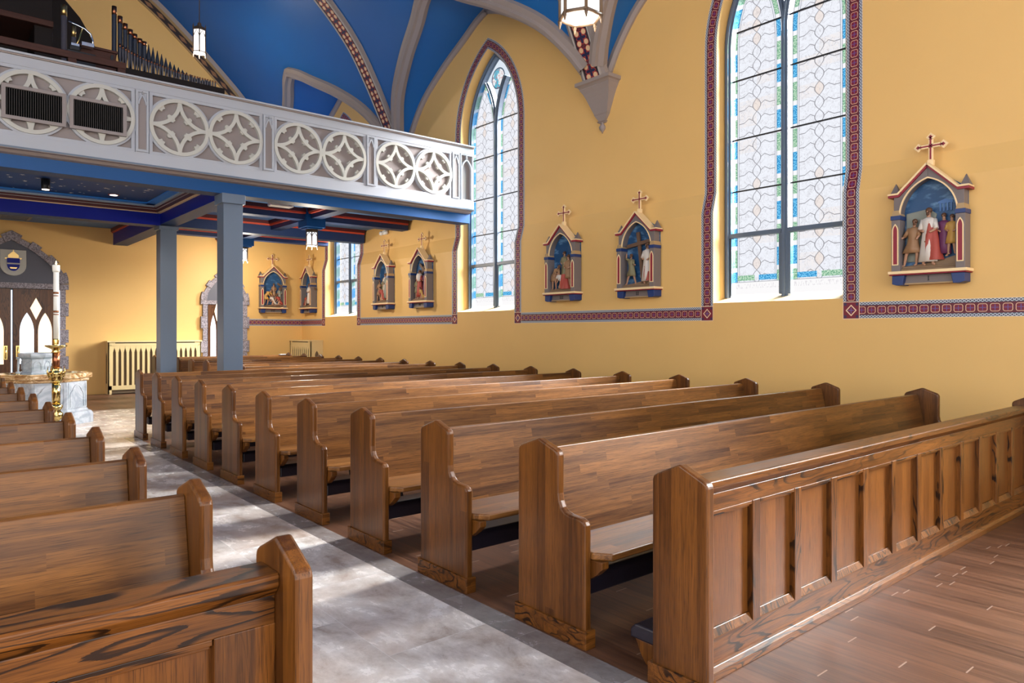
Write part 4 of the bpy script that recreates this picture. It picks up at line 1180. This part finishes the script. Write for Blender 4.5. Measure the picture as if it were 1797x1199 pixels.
CN2 = thing('paschal_candle', 'tall white lit candle with dark red bands in the brass stand', 'candle', (1.36, 10.55, 1.367))
m = MB(); m.lathe([(.030, 0), (.031, .90)], WAX, 18); m.obj('wax_shaft', CN2)
m = MB(); m.lathe([(.036, .84), (.042, .86), (.042, .925), (.036, .93), (.028, .915), (.002, .91)], WAX, 18); m.obj('candle_follower', CN2)
for z in (.30, .535):
    m = MB(); m.lathe([(.0318, z), (.0318, z + .012)], COPPER, 18); m.lathe([(.0318, z + .03), (.0318, z + .055)], COPPER, 18); m.obj('band', CN2)
m = MB(); m.lathe([(.002, .905), (.002, .935)], BLACKM, 6); m.obj('wick', CN2)
m = MB(); m.lathe([(.002, .930), (.010, .945), (.009, .955), (.001, .985)], FLAME, 10); m.obj('flame', CN2)

# ------------------------------------------------------------------ lanterns
def lantern(label, x, y, zb, D, H, ztop, group='gothic hexagonal lanterns', rot=0.0, power=0.0, glass=None):
    t = thing('hanging_lantern', label, 'lantern', (x, y, 0), rot, group)
    glass = glass or ROOMWHITE; R = D / 2; hx = [(R * math.cos(k * PI / 3), R * math.sin(k * PI / 3)) for k in range(6)]
    e = D * .045
    m = MB()
    for k in range(6):
        (a, b), (c, d) = hx[k], hx[(k + 1) % 6]
        for z, rr in ((zb + .03, e), (zb + H, e)): m.tube([(a, b, z), (c, d, z)], rr, BRONZE, 6)
        m.tube([(a, b, zb - .01), (a, b, zb + H + .05)], e, BRONZE, 6)
        m.tube([(a * 1.02, b * 1.02, zb - .045), (a * 1.02, b * 1.02, zb + .02)], [e * .4, e * 1.3], BRONZE, 6)
        m.tube([(a, b, zb + H + .04), (a, b, zb + H + .12)], [e * 1.4, e * .2], BRONZE, 6)
        # pointed tracery at the head of each pane
        mid = ((a + c) / 2, (b + d) / 2)
        q = [(a, b, zb + H * .68), ((a * .8 + c * .2), (b * .8 + d * .2), zb + H * .82), (*mid, zb + H * .95), ((a * .2 + c * .8), (b * .2 + d * .8), zb + H * .82), (c, d, zb + H * .68)]
        m.tube(q, e * .6, BRONZE, 6)
    m.obj('frame', t)
    m = MB()
    for k in range(6):
        (a, b), (c, d) = hx[k], hx[(k + 1) % 6]
        m.face([(a * .96, b * .96, zb + .03), (c * .96, d * .96, zb + .03), (c * .96, d * .96, zb + H), (a * .96, b * .96, zb + H)], glass)
    m.face([(a * .96, b * .96, zb + .025) for a, b in hx], glass); m.obj('glass', t, fix=False)
    m = MB(); m.lathe([(R * .96, zb + H), (R * .8, zb + H + .06), (R * .35, zb + H + .10), (R * .30, zb + H + .15), (.02, zb + H + .17)], BRONZE, 6, smooth=False); m.obj('crown', t)
    m = MB(); m.lathe([(.009, zb + H + .15), (.009, ztop)], BRONZE, 8); m.obj('rod', t)
    if power:
        l = bpy.data.lights.new('lantern_bulb', 'POINT'); l.energy = power; l.color = (1.0, .90, .76); l.shadow_soft_size = R * 1.05
        lo = bpy.data.objects.new('lantern_bulb', l); COL.objects.link(lo); lo.parent = t; lo.location = (0, 0, zb - .10)
    return t
lantern('large hexagonal lantern hanging at the top centre, nearest the viewer', 4.36, 4.28, 4.12, .36, .62, 9.2, power=12)
lantern('small lit lantern hanging over the organ pipes on a thin rod', 4.60, 15.75, 7.32, .27, .50, 9.4, rot=.25, power=60, glass=LITWHITE)
lantern('lit lantern under the balcony beside the near post, further right', 6.06, 13.42, 3.14, .24, .30, 3.52, rot=.1, power=70)
lantern('lit lantern under the balcony at the far beam, partly behind the near post', 6.06, 17.32, 3.16, .24, .30, 3.52, rot=.1, power=70)

# ------------------------------------------------------------------ stations of the cross
def mesh_skin(name, joints, edges, mt, parent, sub=1):
    me = bpy.data.meshes.new(name); me.from_pydata([j[0] for j in joints], edges, []); me.materials.append(mt)
    o = bpy.data.objects.new(name, me); COL.objects.link(o); o.parent = parent
    sk = o.modifiers.new('Skin', 'SKIN'); sk.use_smooth_shade = True
    for v, j in zip(me.skin_vertices[0].data, joints): v.radius = (j[1], j[1])
    me.skin_vertices[0].data[0].use_root = True
    s = o.modifiers.new('Subdivision', 'SUBSURF'); s.levels = sub; s.render_levels = sub
    return o
POSES = {   # joint offsets in units of figure height: (right, out, up)
    'stand': dict(hip=(0, 0, .5), chest=(0, .01, .74), neck=(0, .01, .83), head=(0, .03, .93), le=(-.13, .05, .62), lh=(-.04, .11, .56), re=(.13, .05, .62), rh=(.05, .11, .58), lk=(-.05, .03, .27), lf=(-.07, .02, .02), rk=(.06, .05, .27), rf=(.08, .03, .02)),
    'walk':  dict(hip=(0, 0, .5), chest=(.02, .02, .74), neck=(.03, .02, .83), head=(.05, .04, .93), le=(-.16, .04, .63), lh=(-.26, .08, .58), re=(.14, .06, .64), rh=(.10, .12, .55), lk=(-.11, .05, .28), lf=(-.17, .02, .02), rk=(.10, .05, .28), rf=(.06, .0, .03)),
    'raise': dict(hip=(0, 0, .48), chest=(-.02, .02, .72), neck=(-.02, .02, .81), head=(0, .04, .90), le=(-.20, .04, .83), lh=(-.16, .06, .99), re=(.12, .06, .62), rh=(.22, .09, .60), lk=(-.10, .04, .27), lf=(-.20, .02, .02), rk=(.12, .04, .26), rf=(.16, .0, .03)),
    'bend':  dict(hip=(-.10, 0, .46), chest=(.08, .05, .62), neck=(.15, .07, .67), head=(.21, .08, .73), le=(.12, .10, .46), lh=(.20, .10, .32), re=(.22, .09, .50), rh=(.30, .09, .38), lk=(-.10, .05, .26), lf=(-.15, .02, .02), rk=(.05, .07, .26), rf=(.02, .02, .02)),
    'kneel': dict(hip=(-.02, .0, .28), chest=(.08, .05, .46), neck=(.13, .06, .53), head=(.19, .07, .60), le=(.10, .10, .34), lh=(.20, .10, .22), re=(.20, .09, .40), rh=(.28, .09, .26), lk=(.10, .08, .05), lf=(-.18, .02, .03), rk=(.02, .06, .06), rf=(-.26, .02, .04)),
}
def figure(parent, u, z, d, h, pose, cloth, kind, flip=1, beard=True, hair=HAIRM):
    """one small relief figure; kind = 'robe' (to the feet) or 'tunic' (to the knee)"""
    q = POSES[pose]; P = lambda k: (u + flip * q[k][0] * h, -(d + q[k][1] * h), z + q[k][2] * h)
    hip, ch, nk = P('hip'), P('chest'), P('neck')
    sl = (ch[0] - flip * .085 * h, ch[1], ch[2] + .045 * h); sr = (ch[0] + flip * .085 * h, ch[1], ch[2] + .045 * h)
    J = [(hip, .075 * h), (ch, .078 * h), (nk, .03 * h), (P('head'), .048 * h), (sl, .036 * h), (P('le'), .026 * h), (P('lh'), .022 * h), (sr, .036 * h), (P('re'), .026 * h), (P('rh'), .022 * h),
         (P('lk'), .038 * h), (P('lf'), .026 * h), (P('rk'), .038 * h), (P('rf'), .026 * h)]
    for key, fx in (('lf', -.05), ('rf', -.05)):
        a = P(key); J.append(((a[0] + flip * fx * h * .8, a[1] - .03 * h, a[2] - .008 * h), .018 * h))
    E = [(0, 1), (1, 2), (2, 3), (1, 4), (4, 5), (5, 6), (1, 7), (7, 8), (8, 9), (0, 10), (10, 11), (0, 12), (12, 13), (11, 14), (13, 15)]
    b = mesh_skin('relief_figure', J, E, FLESH, parent, 1)
    hd = Vector(P('head'))
    m = MB(); m.ball((hd.x - flip * .004 * h, hd.y + .018 * h, hd.z + .022 * h), .056 * h, hair, 8, (1, .9, .95))
    if beard: m.ball((hd.x, hd.y - .028 * h, hd.z - .040 * h), .026 * h, hair, 6, (1.1, .7, 1.2))
    m.ball((hd.x, hd.y - .050 * h, hd.z - .004 * h), .011 * h, FLESH, 6, (1, 1, 1.4)); m.obj('hair', b)
    # garment: rings from the shoulders to the hem, fluted
    hem = .06 if kind == 'robe' else .27
    kf = [Vector(P('lf')), Vector(P('rf'))] if kind == 'robe' else [Vector(P('lk')), Vector(P('rk'))]
    hc = (kf[0] + kf[1]) / 2; wide = abs(kf[0].x - kf[1].x) / 2 + .075 * h
    prof = [(Vector(nk), .045 * h, .040 * h), (Vector(ch) + Vector((0, 0, .05 * h)), .125 * h, .070 * h), (Vector(ch), .120 * h, .085 * h), ((Vector(ch) + Vector(hip)) / 2, .098 * h, .085 * h), (Vector(hip), .105 * h, .092 * h),
            ((Vector(hip) + hc) / 2, (.105 * h + wide) / 2, .098 * h), (Vector((hc.x, hc.y, max(hc.z, z + hem * h))), wide, .085 * h)]
    rows = []
    for j, (c, a, bb) in enumerate(prof):
        r = []
        for k in range(20):
            th = 2 * PI * k / 20; f = 1 + (.10 * math.sin(5 * th + j * .5) if j > 3 else .0)
            r.append((c.x + a * f * math.cos(th), c.y + bb * f * math.sin(th), c.z))
        rows.append(r)
    m = MB(); m.grid(rows, cloth, closed=True, cap=True)
    for s0, e0 in ((sl, P('le')), (sr, P('re'))): m.tube([s0, e0], [.048 * h, .040 * h], cloth, 8)
    m.obj('garment', b)
    return b
def station(name_label, loc, rz, numeral, scene):
    t = thing('relief_plaque', name_label, 'relief plaque', loc, rz, 'carved wall plaques')
    MP = XZ(0); D = .15
    body = [(.335, .15), (.335, .76), (.30, .80), (.30, .97), (.36, .97), (.36, .99), (.245, .99), (0, 1.265)]
    for s in (1, -1):
        hw = .272
        A = [p for p in lancet(hw, .74, .37, 14) if p[0] >= -1e-6]
        pts = [(hw, .15)] + A + [(0, 1.235)] + [(.285, .985), (.335, .975), (.335, .80), (.335, .15)]
        m = MB(); m.prism([(s * u, v) for u, v in pts], .03, D, FRAME_GREY, MP); m.obj('frame_half', t, bevel=.004)
        pier = [(.264, .15), (.350, .15), (.350, .70), (.264, .70)]
        m = MB(); m.prism([(s * u, v) for u, v in pier], .02, D + .025, FRAME_GREY, MP); p = m.obj('pier', t, bevel=.004)
        m = MB(); m.prism([(s * .258, .70), (s * .356, .70), (s * .356, .745), (s * .258, .745)], .02, D + .032, NAVYPAINT, MP); m.obj('pier_cap', p, bevel=.003)
        m = MB(); m.prism([(s * .264, .745), (s * .35, .745), (s * .337, .80), (s * .28, .80)], .02, D + .02, LEDGE_TAN, MP); m.obj('cap_slope', p)
        L = [(s * .308 + u, v) for u, v in [(.026, .22)] + lancet(.026, .58, .07, 6) + [(-.026, .22)]]
        m = MB(); m.prism(L, D + .024, D + .029, CRIMSON, MP); m.ribbon(L, .010, D + .024, D + .034, GILTPAINT, MP, True); m.obj('red_panel', p)
        # gable coping, cream above and red below
        g = [(s * .385, .975), (s * .285, .975), (0, 1.255)]
        m = MB(); m.ribbon([(a, b - .020) for a, b in g], .026, .02, D + .022, CRIMSON, MP); m.ribbon([(a, b) for a, b in g], .018, .02, D + .034, GILTPAINT, MP); m.obj('gable_coping', t)
        m = MB(); rows = [[(s * .335 + a, -(D * .55 + b), .985) for a, b in ((-.045, -.045), (.045, -.045), (.045, .045), (-.045, .045))], [(s * .335 + a, -(D * .55 + b), 1.10) for a, b in ((-.003, -.003), (.003, -.003), (.003, .003), (-.003, .003))]]
        m.grid(rows, FRAME_GREY, closed=True, smooth=False, cap=True); m.obj('pinnacle', t)
        m = MB(); m.prism([(s * .22, .105), (s * .345, .105), (s * .345, .015), (s * .30, .0), (s * .24, .0)], .0, D + .02, NAVYPAINT, MP); m.obj('bracket', t, bevel=.004)
    A = [(.275, .15)] + lancet(.275, .74, .37, 14) + [(-.275, .15)]
    m = MB(); m.ribbon(A, .014, D - .01, D + .008, GILTPAINT, MP); m.obj('arch_bead', t)
    m = MB(); m.prism([(.33, .13), (.33, .975), (0, 1.22), (-.33, .975), (-.33, .13)], .0, .03, SKYPAINT, MP); m.obj('painted_sky', t)
    m = MB(); m.box(-.375, .375, -(D + .055), 0, .118, .150, GILTPAINT); m.box(-.365, .365, -(D + .045), 0, .105, .118, CRIMSON); m.obj('shelf', t, bevel=.004)
    m = MB(); m.box(-.33, .33, -D * .75, 0, .02, .105, FRAME_GREY); m.box(-.32, .32, -D * .82, 0, .008, .022, LEDGE_TAN); ap = m.obj('apron', t)
    m = MB(); W = {'I': .018, 'V': .05}; tw = sum(W[c] + .012 for c in numeral); x = -tw / 2; yy = -(D * .75 + .004)
    for c in numeral:
        if c == 'I': m.box(x + .004, x + .014, yy, yy + .006, .042, .09, BLACKM); m.box(x - .001, x + .019, yy, yy + .006, .086, .091, BLACKM); m.box(x - .001, x + .019, yy, yy + .006, .041, .046, BLACKM)
        else:
            for s in (-1, 1): m.prism([(x + .025 + s * .024, .09), (x + .025 + s * .015, .09), (x + .025 - s * .003, .042), (x + .025 + s * .006, .042)], -yy - .006, -yy, BLACKM, MP)
        x += W[c] + .012
    m.obj('numeral', ap)
    # ground with a rising slope
    m = MB(); m.prism([(-.272, .15), (.272, .15), (.272, .30), (.14, .265), (.0, .235), (-.14, .215), (-.272, .205)], .03, .085, R_GROUND, MP); m.box(-.272, .272, -D, -.03, .15, .175, R_GROUND); m.box(-.272, .272, -D * .8, -.03, .175, .20, R_GROUND); m.obj('ground', t, bevel=.012)
    # cross finial
    m = MB(); m.box(-.028, .028, -.09, -.035, 1.245, 1.305, GILTPAINT); c = m.obj('finial_base', t, bevel=.004)
    m = MB()
    m.box(-.022, .022, -.075, -.05, 1.305, 1.53, GILTPAINT); m.box(-.105, .105, -.075, -.05, 1.428, 1.472, GILTPAINT)
    for a, b in ((0, 1.545), (-.12, 1.45), (.12, 1.45)):
        m.prism([(a - .046, b), (a, b - .046), (a + .046, b), (a, b + .046)], .05, .075, GILTPAINT, MP)
    cr = m.obj('cross', t, bevel=.004)
    m = MB(); m.box(-.008, .008, -.078, -.074, 1.31, 1.545, CRIMSON); m.box(-.115, .115, -.078, -.074, 1.443, 1.457, CRIMSON)
    for a, b in ((0, 1.545), (-.12, 1.45), (.12, 1.45)): m.prism([(a - .02, b), (a, b - .02), (a + .02, b), (a, b + .02)], .074, .078, CRIMSON, MP)
    m.obj('red_inlay', cr)
    scene(t)
    return t
def beamcross(t, u, z, d, H, W, tilt, th=.028):
    m = MB(); ca, sa = math.cos(tilt), math.sin(tilt)
    P2 = lambda a, b: (u + a * ca - b * sa, z + a * sa + b * ca)
    m.prism([P2(-th / 2, 0), P2(th / 2, 0), P2(th / 2, H), P2(-th / 2, H)], d, d + .03, R_WOOD, XZ(0))
    k = H * .74
    m.prism([P2(-W / 2, k), P2(W / 2, k), P2(W / 2, k + th), P2(-W / 2, k + th)], d + .005, d + .037, R_WOOD, XZ(0)); m.obj('carved_cross', t, bevel=.003)
def cloak(t, u, d, z, h, w, mt=None):
    """mantle hung from one shoulder, with deep slanting folds"""
    m = MB(); rows = []
    for j in range(9):
        f = j / 8; zz = z + h * (1 - f); a = w * (.50 + .62 * f); b = .045 + .02 * f
        rows.append([(u + .22 * w * f + a * (1 + .10 * math.sin(4 * th + j * .8)) * math.sin(th), -(d + b * (1 + .14 * math.sin(6 * th + j * .7)) * math.cos(th)), zz) for th in np.linspace(-.35, PI * .62, 18)])
    m.grid(rows, mt or R_RED); m.obj('cloak', t, fix=False)
def sc1(t):
    figure(t, -.165, .20, .085, .50, 'walk', R_TAN, 'tunic', 1)
    figure(t, -.005, .20, .10, .60, 'stand', R_WHITE, 'robe', -1); cloak(t, .0, .105, .25, .40, .10)
    figure(t, .125, .285, .06, .45, 'stand', R_PURPLE, 'robe', 1, False)
    figure(t, .205, .30, .08, .41, 'stand', R_OCHRE, 'tunic', -1, False)
    m = MB()
    for k in range(4): m.box(.075 + k * .034, .088 + k * .034, -.042, -.028, .76, .84, SKYBLUE)
    m.prism([(.06, .84), (.20, .84), (.20, .862), (.13, .885), (.06, .862)], .028, .042, SKYBLUE, XZ(0)); m.obj('temple', t)
    m = MB(); m.prism([(-.25, .25), (-.05, .25), (.05, .74), (-.03, .80), (-.25, .77)], .028, .045, R_GREY, XZ(0)); m.obj('hillside', t, bevel=.01)
def sc2(t):
    figure(t, -.13, .20, .085, .47, 'raise', R_OLIVE, 'tunic', 1); beamcross(t, .085, .21, .07, .76, .44, .13, .052)
    figure(t, .18, .20, .10, .60, 'stand', R_WHITE, 'robe', -1); cloak(t, .17, .105, .24, .26, .08)
    m = MB(); m.prism([(-.02, .3), (.10, .3), (.13, .66), (.04, .70)], .028, .04, R_GREY, XZ(0)); m.obj('hillside', t, bevel=.01)
def sc3(t):
    figure(t, -.16, .20, .085, .50, 'bend', R_TAN, 'tunic', 1); figure(t, .0, .20, .105, .44, 'kneel', R_WHITE, 'robe', -1); cloak(t, .04, .11, .20, .24, .12)
    figure(t, .13, .22, .08, .54, 'stand', R_TAN, 'tunic', -1, False); figure(t, .01, .34, .055, .48, 'stand', R_OLIVE, 'robe', 1); figure(t, .20, .30, .05, .44, 'stand', R_GREY, 'robe', -1)
def sc4(t):
    beamcross(t, -.10, .60, .055, .34, .34, -.70, .055)
    figure(t, -.01, .20, .10, .60, 'stand', R_RED, 'robe', 1); m = MB(); m.lathe([(.05, .56), (.07, .62), (.07, .68), (.05, .72)], R_WHITE, 12, (-.01, -.115)); m.obj('mantle', t)
    figure(t, .17, .24, .075, .55, 'stand', R_PURPLE, 'robe', -1, False); figure(t, -.18, .20, .065, .45, 'stand', R_OLIVE, 'tunic', 1)
    figure(t, .11, .19, .12, .36, 'kneel', R_OCHRE, 'robe', -1, False)
def sc5(t):
    figure(t, -.17, .20, .09, .48, 'walk', R_TAN, 'tunic', 1); figure(t, .0, .20, .105, .48, 'kneel', R_RED, 'robe', -1)
    figure(t, .15, .22, .085, .60, 'stand', R_GREY, 'robe', -1); figure(t, .03, .34, .055, .48, 'stand', R_WHITE, 'robe', 1, False); figure(t, -.07, .30, .055, .42, 'stand', R_OLIVE, 'robe', 1)
def sc6(t):
    beamcross(t, .07, .34, .055, .52, .32, -.5, .045)
    figure(t, .07, .22, .09, .58, 'stand', R_WHITE, 'robe', -1); figure(t, -.14, .20, .09, .42, 'kneel', R_RED, 'robe', 1, False); figure(t, .20, .22, .075, .52, 'stand', R_RED, 'robe', -1)
def sc7(t):
    beamcross(t, .04, .36, .055, .54, .30, -.55, .045)
    figure(t, -.16, .22, .09, .52, 'bend', R_OCHRE, 'tunic', 1); figure(t, .0, .20, .11, .44, 'kneel', R_WHITE, 'robe', -1); figure(t, .17, .20, .10, .46, 'kneel', R_RED, 'robe', -1); figure(t, .04, .34, .06, .46, 'stand', R_TAN, 'tunic', 1)
    figure(t, .20, .26, .055, .44, 'stand', R_GREY, 'robe', -1)
for y, num, lab, sc in ((2.87, 'I', 'carved plaque at far right with a red-cloaked figure and a man in yellow', sc1),
                        (6.77, 'II', 'carved plaque between the tall windows with a big wooden cross', sc2),
                        (8.36, 'III', 'carved plaque between the tall windows with a kneeling fallen figure, left of the cross scene', sc3),
                        (12.62, 'IV', 'carved plaque under the balcony with red-robed figure below a crossed beam, nearest the parapet', sc4),
                        (14.17, 'V', 'carved plaque under the balcony with a grey-robed figure, left of the crossed-beam one', sc5),
                        (18.18, 'VI', 'narrow-looking carved plaque on the right wall in the back corner', sc6)):
    station(lab, (8.2, y, 1.95), -PI / 2, num, sc)
station('carved plaque on the back wall beside the side door', (7.34, Y1, 1.95), 0, 'VII', sc7)

# ------------------------------------------------------------------ light, sky, camera
W = bpy.data.worlds.new('World'); SC.world = W; W.use_nodes = True
bg = W.node_tree.nodes['Background']; bg.inputs[0].default_value = (1.0, .975, .94, 1); bg.inputs[1].default_value = 2.1
def sun(name, d, e, ang, c):
    l = bpy.data.lights.new(name, 'SUN'); l.energy = e; l.angle = math.radians(ang); l.color = c
    o = bpy.data.objects.new(name, l); COL.objects.link(o); o.rotation_euler = Vector(d).to_track_quat('-Z', 'Y').to_euler(); o.location = (20, 2, 14)
sun('daylight_right', (-1, .30, -.62), 150.0, 48, (1.0, .95, .87))
def spot(x, y, z, e, c, size=130):
    l = bpy.data.lights.new('downlight_lamp', 'SPOT'); l.energy = e; l.color = c; l.spot_size = math.radians(size); l.spot_blend = .8; l.shadow_soft_size = .06
    o = bpy.data.objects.new('downlight_lamp', l); COL.objects.link(o); o.location = (x, y, z)
spot(1.55, 13.1, 3.62, 110, (1.0, .90, .78)); spot(2.64, 13.9, 3.80, 90, (1.0, .90, .78))

cam = bpy.data.cameras.new('camera'); co = bpy.data.objects.new('camera', cam); COL.objects.link(co)
cam.sensor_width = 36.0; cam.lens = 1246.45 / 1797 * 36.0; cam.shift_y = -17.75 / 1797
co.location = (0, 0, 1.46); co.rotation_euler = (PI / 2, 0, -.6988); cam.clip_start = .02
SC.camera = co
SC.view_settings.view_transform = 'Standard'; SC.view_settings.look = 'None'; SC.view_settings.gamma = 1.0
SC.view_settings.use_curve_mapping = False; SC.view_settings.exposure = 0.84
